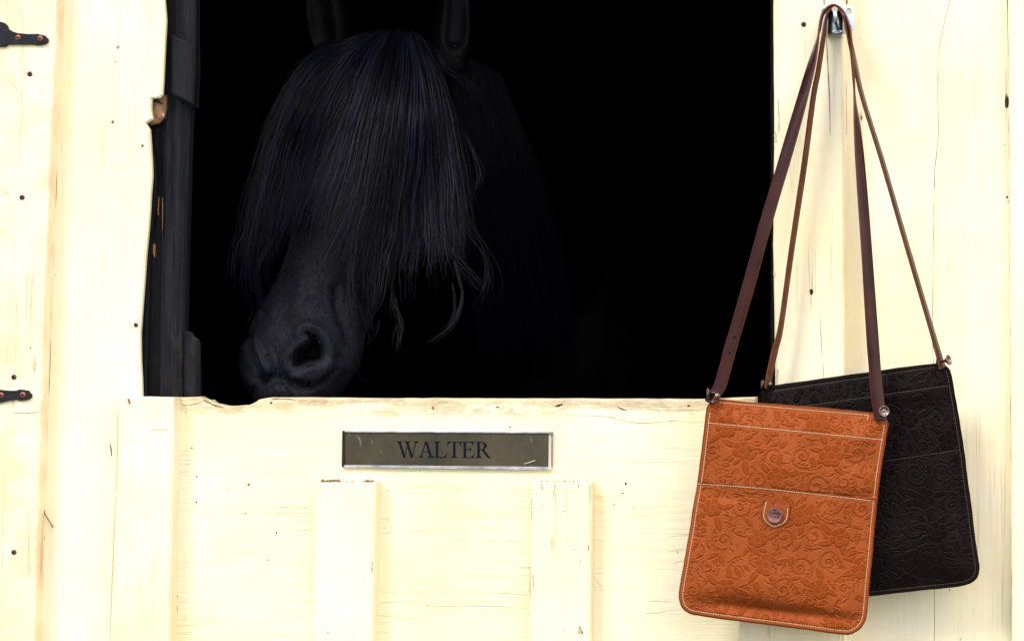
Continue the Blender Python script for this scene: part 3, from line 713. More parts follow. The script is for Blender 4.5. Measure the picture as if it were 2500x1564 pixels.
# ------------------------------------------------------------ hasp and staple the straps hang on
YP = -0.045
hp = thing("metal_hook_plate", P(2044, 80, YP), "shiny galvanised hook plate screwed to the top of the post holding both bag straps", "hook")
def plate_outline(x0, x1, y0, y1, ch, sides):
    return [(x0 + (ch if 'l' in sides else 0), y0), (x1 - (ch if 'r' in sides else 0), y0), (x1, y0 + ch), (x1, y1 - ch), (x1 - (ch if 'r' in sides else 0), y1), (x0 + (ch if 'l' in sides else 0), y1), (x0, y1 - ch), (x0, y0 + ch)]
slab("plate", plate_outline(2004, 2085, 13, 78, 7, 'lr'), YP - 0.0022, YP - 0.0002, [M['zinc']], hp, 0.0004, jit=0,
     extra=lambda bm: None)
for (hx, hy) in ((2072, 27), (2012, 28), (2071, 66)):
    bm = bmesh.new()
    c = P(hx, hy, YP - 0.0024)
    lathe(bm, c, (0, -1, 0), [(0.0041, 0), (0.0038, 0.0005), (0.0034, 0.0003), (0.0034, 0.0001), (0, 0.0001)], 24)
    for f in bm.faces:
        if (sum((v.co for v in f.verts), Vector()) / len(f.verts) ).y > YP - 0.00265: f.material_index = 1
    link("screw_hole", from_bm("screw_hole", bm), [M['zincd'], M['gap']], hp)
# half-round housing standing off the plate
bm = bmesh.new()
sec = []
for i in range(17):
    a = math.pi * i / 16
    xx = 2040 - 22 * math.cos(a); dd = 0.024 * math.sin(a) ** 0.7
    sec.append((xx, dd))
rows = []
for (py, sx, sd) in ((22, .62, .55), (27, .78, .8), (36, .9, .95), (50, 1, 1), (70, 1.05, 1), (82, 1.08, .98), (84.5, 1.10, .95)):
    rows.append([bm.verts.new(P(2040 + (x_ - 2040) * sx, py, YP - 0.0022 - d_ * sd)) for x_, d_ in sec])
for A, B in zip(rows, rows[1:]):
    for i in range(16):
        bm.faces.new((A[i], B[i], B[i + 1], A[i + 1])).smooth = True
bm.faces.new(list(rows[0])); bm.faces.new(list(rows[-1]))
link("housing", from_bm("housing", bm), [M['zincd']], hp)
bm = bmesh.new()
tube_bm(bm, [P(2038, 24, -0.05), P(2038, 24, -0.082)], 0.0042, 14)
tube_bm(bm, [P(2038.5, 28, -0.079), P(2040, 54, -0.076)], 0.0032, 14)
link("peg", from_bm("peg", bm), [M['zinc']], hp)
bm = bmesh.new()
slab_bm(bm, [(2036, 54), (2044, 54), (2049, 74), (2043, 74)], -0.0765, -0.0735, 0.0006)
link("latch_tongue", from_bm("latch_tongue", bm), [M['black']], hp)
bm = bmesh.new()
tube_bm(bm, [P(2044 + 11 * math.cos(a), 77 + 2.6 * math.sin(a), -0.0728) for a in [2 * math.pi * i / 20 for i in range(20)]], 0.0006, 6, closed=True)
link("slot_rim", from_bm("slot_rim", bm), [M['zinc']], hp)

# ------------------------------------------------------------ tooled relief for the leather (numpy height map)
def smooth01(x): x = np.clip(x, 0, 1); return x * x * (3 - 2 * x)

class Relief:
    """height of the embossed pattern over a region in photo-pixel units, cell size c"""
    def __init__(s, x0, y0, x1, y1, seed, c=0.8):
        s.x0, s.y0, s.c = x0, y0, c
        s.nx, s.ny = int((x1 - x0) / c) + 1, int((y1 - y0) / c) + 1
        s.H = np.zeros((s.ny, s.nx), np.float32); s.C = np.zeros((s.ny, s.nx), np.float32)
        s.r = random.Random(seed)
    def win(s, x, y, rad):
        i0 = max(0, int((x - rad - s.x0) / s.c)); i1 = min(s.nx, int((x + rad - s.x0) / s.c) + 1)
        j0 = max(0, int((y - rad - s.y0) / s.c)); j1 = min(s.ny, int((y + rad - s.y0) / s.c) + 1)
        if i1 <= i0 or j1 <= j0: return None
        X, Y = np.meshgrid(s.x0 + np.arange(i0, i1) * s.c - x, s.y0 + np.arange(j0, j1) * s.c - y)
        return (slice(j0, j1), slice(i0, i1)), X, Y
    def put(s, sl, sd, det):
        w = smooth01((sd + 3.2) / 1.2)
        new = smooth01((sd + 0.6) / 1.8) * (1 + det) - 0.45 * np.exp(-((sd + 1.4) / 1.1) ** 2)
        s.H[sl] = s.H[sl] * (1 - w) + new * w
        s.C[sl] = np.maximum(s.C[sl], w)
    def leaf(s, x, y, ang, L, Wd, bend, veins=True):
        q = s.win(x, y, L * 1.35)
        if not q: return
        sl, X, Y = q
        ca, sa = math.cos(ang), math.sin(ang)
        u, v = X * ca + Y * sa, -X * sa + Y * ca
        t = u / L; p = v - bend * L * t * t
        tt = np.clip(t, 0, 1)
        hw = Wd * np.sin(np.pi * tt ** 0.75) ** 0.8
        sd = (hw - np.abs(p)) * 0.75
        sd = np.where((t < 0) | (t > 1), -9, sd)
        det = 0
        if veins: det = -0.75 * np.clip(np.cos(2 * np.pi * (u / 5.2 - np.abs(p) / 7)), 0, 1) ** 2 * (np.abs(p) > 1.2) - 0.7 * np.exp(-(p / 1.1) ** 2)
        else: det = -0.6 * np.exp(-((p - 0.25 * hw) / 1.1) ** 2) * (t > .2)
        s.put(sl, sd, det)
    def flower(s, x, y, R0, rot):
        q = s.win(x, y, R0 * 1.2)
        if not q: return
        sl, X, Y = q
        r = np.hypot(X, Y); th = np.arctan2(Y, X) + rot
        k = np.abs(np.cos(3 * th))
        Rr = R0 * (0.70 + 0.30 * k ** 0.5)
        sd = (Rr - r) * 0.8
        det = -0.75 * np.clip(np.cos(th * 30), 0, 1) ** 2 * ((r > .42 * R0) & (r < .76 * R0))
        det = det - 0.8 * np.exp(-(k / 0.16) ** 2) * (r > .45 * R0)
        det = det - 0.8 * np.exp(-((r - .37 * R0) / 1.2) ** 2)
        det = det - 0.7 * (np.sin(X * 1.5) * np.sin(Y * 1.5) > 0.15) * (r < .34 * R0)
        s.put(sl, sd, det)
    def band(s, pts, w0, w1):
        pts = np.array(pts); cx, cy = pts.mean(0); rad = np.abs(pts - [cx, cy]).max() + w0 + 6
        q = s.win(cx, cy, rad)
        if not q: return
        sl, X, Y = q
        best = np.full(X.shape, 1e9); par = np.zeros(X.shape)
        n = len(pts) - 1
        for i in range(n):
            a = pts[i] - [cx, cy]; b = pts[i + 1] - [cx, cy]; d = b - a; L2 = (d * d).sum() + 1e-9
            t = np.clip(((X - a[0]) * d[0] + (Y - a[1]) * d[1]) / L2, 0, 1)
            dd = np.hypot(X - a[0] - t * d[0], Y - a[1] - t * d[1])
            m = dd < best; best = np.where(m, dd, best); par = np.where(m, (i + t) / n, par)
        hw = w0 + (w1 - w0) * par
        det = -0.6 * np.exp(-((best - hw * 0.35) / 0.9) ** 2) * (hw > 2.4)
        s.put(sl, hw - best, det)
    def scroll(s, x, y, R0, rot, hand):
        pts = []
        for i in range(46):
            th = i / 45 * 2.9 * math.pi
            r = R0 * math.exp(-0.19 * th) 
            pts.append((x + r * math.cos(rot + hand * th), y + r * math.sin(rot + hand * th)))
        for i in range(1, 30, 3):
            px_, py_ = pts[i]
            ox, oy = px_ - x, py_ - y
            a = math.atan2(oy, ox) + hand * 0.95
            s.leaf(px_, py_, a, R0 * 0.42 * (1 - i / 60), R0 * 0.13, -hand * 0.28, False)
        s.leaf(x - R0 * .18 * math.cos(rot), y - R0 * .18 * math.sin(rot), rot + s.r.uniform(-1, 1), R0 * .42, R0 * .15, 0.1, True)
        s.band(pts, R0 * 0.13, R0 * 0.05)
        # tail flowing out
        t0 = pts[0]; a = rot - hand * math.pi / 2; tail = [t0]
        for i in range(10):
            a += hand * -0.13; tail.append((tail[-1][0] + 5.2 * math.cos(a), tail[-1][1] + 5.2 * math.sin(a)))
        for i in range(2, 10, 2):
            s.leaf(*tail[i], a + 0.9, 15, 3.6, -.3, False); s.leaf(*tail[i], a - 0.9, 15, 3.6, .3, False)
        s.band(tail, R0 * 0.12, 1.6)
    def cover(s, x, y, r):
        q = s.win(x, y, r)
        return 1.0 if not q else float(s.C[q[0]].mean())
    def build(s):
        r = s.r; Wd, Ht = s.nx * s.c, s.ny * s.c
        cells = []
        g = 74
        k = 0
        for j in range(int(Ht / g) + 2):
            for i in range(int(Wd / g) + 2):
                x = s.x0 + (i + (0.5 if j % 2 else 0.05)) * g + r.uniform(-12, 12); y = s.y0 + j * g * 0.92 + r.uniform(-12, 12)
                cells.append((x, y, (i + 2 * j) % 3)); k += 1
        for x, y, t in cells:
            if t != 0: s.scroll(x, y, r.uniform(25, 33), r.uniform(0, 6.28), r.choice((-1, 1)))
        for x, y, t in cells:
            if t == 0: 
                for q in range(5):
                    a = q * 1.2566 + r.uniform(-.3, .3); s.leaf(x + 20 * math.cos(a), y + 20 * math.sin(a), a + r.uniform(-.5, .5), r.uniform(34, 48), r.uniform(6, 9), r.uniform(-.35, .35), True)
                s.flower(x, y, r.uniform(23, 30), r.uniform(0, 3))
        for _ in range(2200):
            x = s.x0 + r.random() * Wd; y = s.y0 + r.random() * Ht
            if s.cover(x, y, 9) < 0.50:
                if r.random() < .35: s.leaf(x - 10, y, r.uniform(0, 6.28), r.uniform(24, 36), r.uniform(5, 7.5), r.uniform(-.4, .4), True)
                else:
                    a = r.uniform(0, 6.28); b = r.choice((-1, 1))
                    for q in range(4): s.leaf(x + q * 4 * math.cos(a + 1.5), y + q * 4 * math.sin(a + 1.5), a + b * q * .25, 17 - q * 1.5, 3.2, b * .35, False)
        return s
    def sample(s, X, Y):
        u = np.clip((X - s.x0) / s.c, 0, s.nx - 1.001); v = np.clip((Y - s.y0) / s.c, 0, s.ny - 1.001)
        i, j = u.astype(int), v.astype(int); fu, fv = u - i, v - j
        H = s.H
        return (H[j, i] * (1 - fu) + H[j, i + 1] * fu) * (1 - fv) + (H[j + 1, i] * (1 - fu) + H[j + 1, i + 1] * fu) * fv

def dist_poly(X, Y, poly, closed=True):
    best = np.full(X.shape, 1e9)
    n = len(poly)
    for i in range(n if closed else n - 1):
        a = poly[i]; b = poly[(i + 1) % n]; d = b - a; L2 = (d * d).sum() + 1e-9
        t = np.clip(((X - a[0]) * d[0] + (Y - a[1]) * d[1]) / L2, 0, 1)
        best = np.minimum(best, np.hypot(X - a[0] - t * d[0], Y - a[1] - t * d[1]))
    return best

def row_fill(poly, rot, step):
    """grid rows across a closed outline, in a frame turned by rot; returns px X,Y arrays (rows, cols)"""
    c, s_ = math.cos(rot), math.sin(rot)
    q = np.stack([poly[:, 0] * c + poly[:, 1] * s_, -poly[:, 0] * s_ + poly[:, 1] * c], 1)
    b0, b1 = q[:, 1].min() + 0.4, q[:, 1].max() - 0.4
    nr = int((b1 - b0) / step); nc = int((q[:, 0].max() - q[:, 0].min()) / step)
    A = np.zeros((nr + 1, nc + 1)); B = np.zeros_like(A)
    q2 = np.roll(q, -1, 0)
    for k in range(nr + 1):
        b = b0 + (b1 - b0) * k / nr
        m = (q[:, 1] - b) * (q2[:, 1] - b) <= 0
        xs = q[m, 0] + (b - q[m, 1]) / (q2[m, 1] - q[m, 1] + 1e-12) * (q2[m, 0] - q[m, 0])
        A[k] = np.linspace(xs.min(), xs.max(), nc + 1); B[k] = b
    return A * c - B * s_, A * s_ + B * c

def grid_faces(nr, nc):
    i = np.arange(nr - 1)[:, None] * nc + np.arange(nc - 1)[None, :]
    i = i.ravel(); return np.stack([i, i + 1, i + nc + 1, i + nc], 1)

def Pn(X, Y, y):
    k = (D + y) / D
    return np.stack([XC + ((X - 1250) / S - XC) * k, y, ZC + (782 - Y) / S * k], -1)

class Bag:
    def __init__(s, outline, rot, yc, gauss, seed, H=0.008, te=0.005, rd=0.0013):
        s.poly = catmull(outline, 8); s.rot, s.yc, s.gauss, s.H, s.te, s.rd = rot, yc, gauss, H, te, rd
        x0, y0 = s.poly.min(0) - 4; x1, y1 = s.poly.max(0) + 4
        s.rel = Relief(x0, y0, x1, y1, seed).build(); s.rel2 = Relief(x0, y0, x1, y1, seed + 50).build()
        s.coarse = s.poly[::3]
    def lump(s, X, Y):
        d = dist_poly(X, Y, s.coarse)
        b = s.H * smooth01(d / 75) ** 0.8
        for (gx, gy, sx, sy, a, h) in s.gauss:
            ca, sa = math.cos(a), math.sin(a)
            u = (X - gx) * ca + (Y - gy) * sa; v = -(X - gx) * sa + (Y - gy) * ca
            b = b + 1.5 * h * np.exp(-(u / sx) ** 2 - (v / sy) ** 2) * smooth01(d / 25)
        b = b + 0.0006 * np.sin(X * 0.05 + Y * 0.021) * smooth01(d / 30)
        return b, d
    def surf(s, X, Y):
        b, d = s.lump(X, Y)
        return s.yc - s.te / 2 - b, d
    def surf1(s, x, y):
        v, _ = s.surf(np.array([x], float), np.array([y], float)); return float(v[0])
    def sheet(s, name, poly, rel, off, mat, parent, seams, step=1.25, edge_roll=None):
        X, Y = row_fill(poly, s.rot, step)
        yy, d = s.surf(X, Y)
        h = rel.sample(X, Y)
        h = h * smooth01((d - 9) / 6)
        for sm in seams:
            ds = dist_poly(X, Y, np.array(sm, float), False)
            h = h * smooth01((ds - 3) / 4) - 0.6 * np.exp(-(ds / 3.0) ** 2)
        ring = np.abs(d - 9.5)
        h = h - 0.6 * np.exp(-(ring / 2.5) ** 2)
        yy = yy - off - h * s.rd
        if edge_roll is not None:
            de = dist_poly(X, Y, np.array(edge_roll, float), False)
            yy = yy - 0.0018 * np.exp(-((de - 7) / 5.0) ** 2) + 0.004 * smooth01((3.0 - de) / 3.0)
            h = h * smooth01((de - 18) / 4)
        hem = smooth01((4.5 - d) / 4.5); yy = yy + hem * hem * (off + 0.0015)
        V = Pn(X, Y, yy).reshape(-1, 3)
        me = from_np(name, V, grid_faces(*X.shape))
        at = me.attributes.new("relief", 'FLOAT', 'POINT'); at.data.foreach_set("value", h.ravel().astype(np.float32))
        return link(name, me, [mat], parent)
    def rim(s, name, mat, parent):
        bm = bmesh.new(); pl = s.poly
        n = len(pl); prof = [(-0.0, -.5), (0.9, -.42), (1.5, 0), (0.9, .42), (0, .5)]
        rings = []
        for i in range(n):
            t = pl[(i + 1) % n] - pl[i - 1]; nn = np.array([t[1], -t[0]]) / (np.hypot(*t) + 1e-9)
            w = 1 + 0.25 * math.sin(i * 0.9) * math.sin(i * .37)
            rings.append([bm.verts.new(P(*(pl[i] + nn * (a * w - 0.8)), s.yc + b * s.te * 1.1)) for a, b in prof])
        for i in range(n):
            A, B = rings[i], rings[(i + 1) % n]
            for k in range(len(prof) - 1): bm.faces.new((A[k], B[k], B[k + 1], A[k + 1])).smooth = True
        bm.faces.new([r[-1] for r in rings])
        return link(name, from_bm(name, bm, True), [mat], parent)
    def stitches(s, bm, pts, off, pitch=6.2, w=0.00075, ln=0.74, mat=0):
        pts = np.array(pts, float); seg = np.hypot(*(pts[1:] - pts[:-1]).T); cum = np.concatenate([[0], np.cumsum(seg)])
        n = int(cum[-1] / pitch)
        def at(q): return np.array([np.interp(q, cum, pts[:, 0]), np.interp(q, cum, pts[:, 1])])
        ends = [(at((k + .12) * pitch), at((k + .12 + ln) * pitch)) for k in range(n)]
        if not ends: return
        XY = np.array([e for p in ends for e in (p[0], (p[0] + p[1]) / 2, p[1])]); yy, _ = s.surf(XY[:, 0], XY[:, 1])
        for k in range(n):
            q = [P(*XY[3 * k + m], float(yy[3 * k + m]) - off - (0.0002 if m != 1 else 0.0008)) for m in range(3)]
            tube_bm(bm, q, [w * .55, w, w * .55], 5, mat)

def lerp_line(a, b, n=24): return [(a[0] + (b[0] - a[0]) * i / n, a[1] + (b[1] - a[1]) * i / n) for i in range(n + 1)]
def cut_poly(poly, a, b):
    """portion of closed outline below the line a-b (larger py)"""
    d = (poly[:, 0] - a[0]) * (b[1] - a[1]) - (poly[:, 1] - a[1]) * (b[0] - a[0])
    below = d < 0 if (b[0] > a[0]) else d > 0
    idx = np.where(below)[0]
    st = [i for i in idx if not below[i - 1]][0]
    seq = []; i = st
    while below[i % len(poly)]: seq.append(poly[i % len(poly)]); i += 1
    return np.array(seq)
def inset(poly, k):
    out = []
    n = len(poly)
    for i in range(n):
        t = poly[(i + 1) % n] - poly[i - 1]; nn = np.array([t[1], -t[0]]) / (np.hypot(*t) + 1e-9)
        out.append(poly[i] - nn * k)
    return np.array(out)

def strap(name, ctrl, parent, w=0.0172, th=0.0028, mats=('strap', 'strap_in')):
    c = np.array(ctrl, float)
    cc = catmull(c, 10, closed=False)
    pts = [P(a, b, y) for a, b, y, _ in cc]
    bm = bmesh.new(); rings = []
    N = len(pts)
    for i in range(N):
        t = (pts[min(i + 1, N - 1)] - pts[max(i - 1, 0)]).normalized()
        th_ = R(cc[i][3]); wv = Vector((math.cos(th_), math.sin(th_), 0)); wv = (wv - t * wv.dot(t)).normalized()
        nv = t.cross(wv)
        wob = 1 + 0.015 * math.sin(i * 0.35)
        endk = 1.0
        if i in (0, N - 1): endk = 0.55
        elif i in (1, N - 2): endk = 0.85
        a, b = w / 2 * wob * endk, th / 2; e = 0.0006
        prof = [(-a + e, b), (a - e, b), (a, b - e), (a, -b + e), (a - e, -b), (-a + e, -b), (-a, -b + e), (-a, b - e)]
        rings.append([bm.verts.new(pts[i] + wv * p + nv * q) for p, q in prof])
    for A, B in zip(rings, rings[1:]):
        for k in range(8):
            f = bm.faces.new((A[k], B[k], B[(k + 1) % 8], A[(k + 1) % 8])); f.material_index = 0 if k == 0 else 1
            f.smooth = k in (0, 4)
    for rg in (rings[0], rings[-1]): bm.faces.new(rg).material_index = 1
    return link(name, from_bm(name, bm), [M[mats[0]], M[mats[1]]], parent)

def stud(parent, c, axis, r=0.0052, ln=0.0075, name="stud"):
    bm = bmesh.new()
    lathe(bm, c, axis, [(0.0016, -0.002), (0.0017, ln * .35), (r * .5, ln * .55), (r * .82, ln * .8), (r, ln * .95), (r * 1.02, ln), (r * .92, ln * 1.03), (r * .8, ln * .9), (r * .45, ln * .72), (0.0007, ln * .68), (0.0006, ln * .85), (0, ln * .88)], 28)
    return link(name, from_bm(name, bm, True), [M['pewter']], parent)
def dome(parent, c, axis, r=0.0042, name="stud_back"):
    bm = bmesh.new()
    lathe(bm, c, axis, [(0.0016, -0.003), (0.0018, 0.001), (r, 0.0018), (r, 0.0024), (r * .8, 0.0036), (r * .4, 0.0042), (0, 0.0043)], 24)
    return link(name, from_bm(name, bm, True), [M['pewter']], parent)

# ---- dark bag (behind)
dk_out = [(1856, 962), (1857, 955), (1866, 949), (1889, 941), (2000, 925), (2115, 909), (2200, 897), (2286, 887), (2305, 891), (2316, 899), (2322, 912), (2330, 955), (2341, 1020), (2353, 1094), (2362, 1167), (2372, 1240), (2381, 1316), (2388, 1362), (2391, 1384), (2388, 1403), (2379, 1416),
          (2362, 1425), (2335, 1431), (2240, 1441), (2120, 1454), (2000, 1467), (1950, 1471), (1932, 1462), (1921, 1442), (1905, 1340), (1885, 1200), (1868, 1080), (1855, 985)]
dbag = thing("shoulder_bag", P(2130, 1180, -0.072), "dark chocolate brown tooled leather bag hanging behind the tan one", "bag", "tooled leather bags hung on the hook")
DB = Bag(dk_out, -0.135, -0.072, [(2240, 1330, 120, 60, -0.13, 0.003), (2240, 1000, 90, 30, -.13, -0.002), (2330, 1180, 25, 120, -.13, -.0015)], 5, H=0.006, te=0.006, rd=0.0009)
d_s1 = lerp_line((1889, 954), (2284, 895)); d_s2 = lerp_line((1872, 1004), (2318, 940)); d_s3 = lerp_line((1890, 1166), (2348, 1097))
DB.sheet("bag_front", DB.poly, DB.rel, 0.0, M['dk'], dbag, [d_s1, d_s2])
dpk = cut_poly(DB.poly, (1870, 1158), (2360, 1084))
DB.sheet("front_pocket", dpk, DB.rel2, 0.0022, M['dk'], dbag, [d_s3], edge_roll=lerp_line((1870, 1158), (2360, 1084), 8))
DB.rim("edge_binding", M['dk_edge'], dbag)
bm = bmesh.new()
ins = inset(DB.poly, 9.5); 
iy = [i for i in range(len(ins))]
right = [tuple(ins[i]) for i in iy if ins[i][0] > 2290 or ins[i][1] > 1300]
lo = [p for p in right]
DB.stitches(bm, d_s1, 0.0004, 6.4, 0.0006, .66); DB.stitches(bm, d_s2, 0.0004, 6.4, .0006, .66); DB.stitches(bm, d_s3, 0.0028, 6.4, .0005, .66)
st = [i for i in iy if 905 < ins[i][1] and (ins[i][0] > 2300)]
seqr = [tuple(ins[i]) for i in range(min(st), len(ins)) if ins[i][1] > 1300 or ins[i][0] > 2290]
DB.stitches(bm, seqr, 0.0012, 6.4, .00055, .66)
link("stitching", from_bm("stitching", bm), [M['thread_d']], dbag)

strap("strap", [(1872, 950, -0.078, 75), (1879, 912, -.078, 70), (1893, 850, -.078, 70), (1907, 793, -.077, 76), (1934, 600, -.076, 76), (1964, 400, -.074, 74), (1985, 242, -.072, 77), (1998, 172, -.071, 78), (2012, 81, -.070, 84), (2016, 50, -.070, 90), (2022, 33, -.070, 90), (2031, 23, -.070, 90), (2039, 21, -.070, 90),
        (2049, 26, -.070, 90), (2057, 37, -.070, 90), (2065, 58, -.070, 86), (2075, 100, -.0705, 76), (2088, 160, -.072, 77), (2107, 242, -.073, 77), (2156, 400, -.075, 74), (2210, 586, -.077, 74), (2271, 793, -.079, 72), (2296, 880, -.080, 66), (2302, 900, -.080, 55)], dbag)
stud(dbag, P(1874, 938, -.080), (-1, -.35, .1), .0064, .0085); dome(dbag, P(1877, 938, -.079), (1, -.25, 0), .0044)
stud(dbag, P(2301, 882, -.081), (1, -.45, .25), .0075, .0105); dome(dbag, P(2292, 881, -.077), (-1, -.2, 0), .0046)

# ---- tan bag (in front)
tan_out = [(1724, 1005), (1727, 992), (1734, 983), (1741, 977), (1752, 973.5), (1836, 982), (1900, 987), (1960, 991), (2050, 999), (2131, 1008), (2150, 1013), (2162, 1021), (2168, 1036), (2162, 1075), (2156, 1114), (2149, 1160), (2140, 1240), (2134, 1300), (2129, 1360),
           (2122, 1430), (2117, 1491), (2113, 1512), (2103, 1530), (2086, 1543), (2064, 1548), (2020, 1543), (1971, 1536), (1900, 1527), (1772, 1511), (1710, 1502), (1683, 1496), (1667, 1484), (1659, 1466), (1658, 1445), (1661, 1425), (1672, 1362), (1683, 1299), (1692, 1240), (1703, 1176), (1713, 1098)]
tbag = thing("shoulder_bag", P(1910, 1260, -0.11), "tan orange tooled leather bag with white stitching and a round copper snap", "bag", "tooled leather bags hung on the hook")
TB = Bag(tan_out, 0.11, -0.108, [(1910, 1430, 190, 55, .11, .0045), (1900, 1330, 170, 90, .11, .003), (1900, 1490, 175, 14, .11, -.0065), (1800, 1470, 60, 22, .11, -.003), (1725, 1130, 40, 45, .2, -.003), (2110, 1125, 45, 35, .1, -.0035), (1930, 1130, 120, 45, .11, .0025), (1745, 1010, 18, 30, 0, -.0025), (2080, 1205, 90, 12, .1, -.002), (1800, 1215, 110, 18, .12, -.002), (1770, 1320, 45, 100, .15, -.0015)], 21, H=0.0075, te=0.006)
t_s1 = lerp_line((1755.5, 982), (2126, 1013.5)); t_s2 = lerp_line((1727, 1031.5), (2158, 1073)); t_s3 = catmull([(1703, 1180), (1850, 1191), (2000, 1207), (2132, 1222)], 8, False)
TB.sheet("bag_front", TB.poly, TB.rel, 0.0, M['tan'], tbag, [t_s1, t_s2])
roll = catmull([(1690, 1165), (1780, 1171), (1850, 1177), (1930, 1187), (2000, 1194), (2080, 1203), (2150, 1210)], 4, False)
tpk = cut_poly(TB.poly, (1690, 1166), (2150, 1210))
TB.sheet("front_pocket", tpk, TB.rel2, 0.0024, M['tan'], tbag, [t_s3], edge_roll=lerp_line((1690, 1166), (2150, 1210), 8))
TB.rim("edge_binding", M['tan_edge'], tbag)
bm = bmesh.new()
TB.stitches(bm, t_s1, .0005, 6.0, .00066, .72); TB.stitches(bm, t_s2, .0005, 6.0, .00066, .72); TB.stitches(bm, t_s3, .0030, 6.0, .00066, .72)
ins = inset(TB.poly, 9.5); n = len(ins)
i0 = [i for i in range(n) if ins[i][0] > 2100 and ins[i][1] > 1035][0]
side = [tuple(ins[i]) for i in range(i0, n)] + [tuple(ins[0])]
TB.stitches(bm, [p for p in side if p[1] > 1000], .0014, 6.0, .00064, .72)
TB.stitches(bm, [(2120, 1014), (2118, 1023), (2117, 1027)], .001, 4, .0008, .8)
link("stitching", from_bm("stitching", bm), [M['thread']], tbag)
# snap tab
tab_px = [(1870, 1220), (1873, 1220.5), (1878, 1226), (1885, 1232), (1894, 1236.5), (1903, 1237), (1914, 1233), (1926, 1230), (1928, 1233), (1928, 1248), (1926, 1262), (1922, 1272), (1912, 1281), (1898, 1287), (1889, 1289), (1880, 1285), (1868, 1277), (1861, 1267), (1860, 1258), (1863, 1240), (1867, 1224)]
ty = TB.surf1(1893, 1258) - 0.0033
bm = bmesh.new(); slab_bm(bm, [tuple(p) for p in catmull(tab_px, 3)], ty - 0.0016, ty + 0.004, 0.0005)
link("snap_tab", from_bm("snap_tab", bm), [M['tan_edge']], tbag)
bm = bmesh.new()
tabst = catmull([(1870.5, 1225), (1867, 1240), (1864.5, 1257), (1868, 1268), (1878, 1278), (1889, 1284), (1900, 1282), (1913, 1275), (1920, 1266), (1922.5, 1250), (1923.5, 1236)], 4, False)
seg = np.concatenate([[0], np.cumsum(np.hypot(*(tabst[1:] - tabst[:-1]).T))])
for k in range(int(seg[-1] / 5.2)):
    q = [P(np.interp((k + f) * 5.2, seg, tabst[:, 0]), np.interp((k + f) * 5.2, seg, tabst[:, 1]), ty - .0017 - (.0004 if f == .5 else 0)) for f in (.15, .5, .85)]
    tube_bm(bm, q, .0006, 5)
link("tab_stitching", from_bm("tab_stitching", bm), [M['thread']], tbag)
cs = P(1891.5, 1257, ty - 0.0016)
bm = bmesh.new(); rs = 18.2 / S
ax = (0.05, -1, 0.03)
lathe(bm, cs, ax, [(rs * .5, 0), (rs * .5, .0028), (rs * .97, .003), (rs, .0036), (rs * .99, .0046), (rs * .94, .005), (rs * .88, .0047), (0, .0047)], 40)
sn = link("snap", from_bm("snap", bm), [M['copper']], tbag)
bm = bmesh.new(); lathe(bm, cs + Vector((0, -.0047, 0)) + Vector((.0005, 0, 12.5 / S)), ax, [(.0012, 0), (.001, .0004), (0, .0004)], 12)
link("hole", from_bm("hole", bm), [M['ink']], sn)
def small_text(name, body, size, c, mat, parent):
    cu = bpy.data.curves.new("txt", 'FONT'); cu.body = body; cu.size = size; cu.align_x = 'CENTER'; cu.align_y = 'CENTER'; cu.extrude = 0.0001; cu.space_line = .95
    t = bpy.data.objects.new("txt", cu); col.objects.link(t)
    dg = bpy.context.evaluated_depsgraph_get()
    me = bpy.data.meshes.new_from_object(t.evaluated_get(dg))
    bpy.data.objects.remove(t)
    me.transform(Matrix.Translation(c) @ Matrix.Rotation(R(5), 4, 'Y') @ Matrix.Rotation(R(90), 4, 'X'))
    me.materials.clear()
    return link(name, me, [mat], parent)
small_text("lettering", "COPPER\nPEACE", 0.0048, cs + Vector((.0003, -.00495, 0.0003)), M['ink'], sn)

strap("strap", [(1731, 983, -.116, 150), (1741, 966, -.114, 162), (1757, 943, -.113, 170), (1770, 900, -.112, 173), (1783, 850, -.111, 175), (1800, 793, -.110, 176), (1830, 689, -.109, 176), (1858, 586, -.108, 176), (1886, 490, -.104, 174), (1913, 400, -.100, 172), (1951, 269, -.091, 160), (1966, 215, -.086, 148), (1980.5, 161, -.081, 136), (1992, 115, -.077, 112), (2000, 75, -.073, 92), (2007, 40, -.070, 90), (2018, 23, -.070, 90), (2029, 15.5, -.070, 90), (2037, 14, -.070, 90),
        (2046, 17, -.070, 90), (2056, 25, -.070, 90), (2064, 38, -.070, 92), (2070, 58, -.071, 98), (2076, 90, -.073, 103), (2083, 172, -.079, 101), (2087, 242, -.086, 90), (2093, 310, -.093, 66), (2100, 400, -.100, 48), (2114, 586, -.108, 36), (2128, 793, -.111, 22), (2135, 890, -.112, 10), (2141, 960, -.114, 4), (2148, 1012, -.116, 2), (2149, 1026, -.117, 2)], tbag)
# adjustment holes in the strap
for (hx, hy) in ((1793, 823), (1782, 862), (1763, 923)):
    bm = bmesh.new(); lathe(bm, P(hx, hy, -.1125), (0, -1, 0), [(.0017, 0), (.0016, .0004), (0, .0004)], 12); 
    for v in bm.verts: v.co.z = P(hx, hy, -.11).z + (v.co.z - P(hx, hy, -.11).z) * 1.35
    link("punched_hole", from_bm("punched_hole", bm), [M['ink']], tbag)
stud(tbag, P(1742, 958, -.117), (-1, -.4, .05), .0066, .0085); dome(tbag, P(1750, 966, -.118), (.6, -.8, 0), .0046)
stud(tbag, P(2155, 1003, -.118), (.35, -1, .05), .0074, .0085)

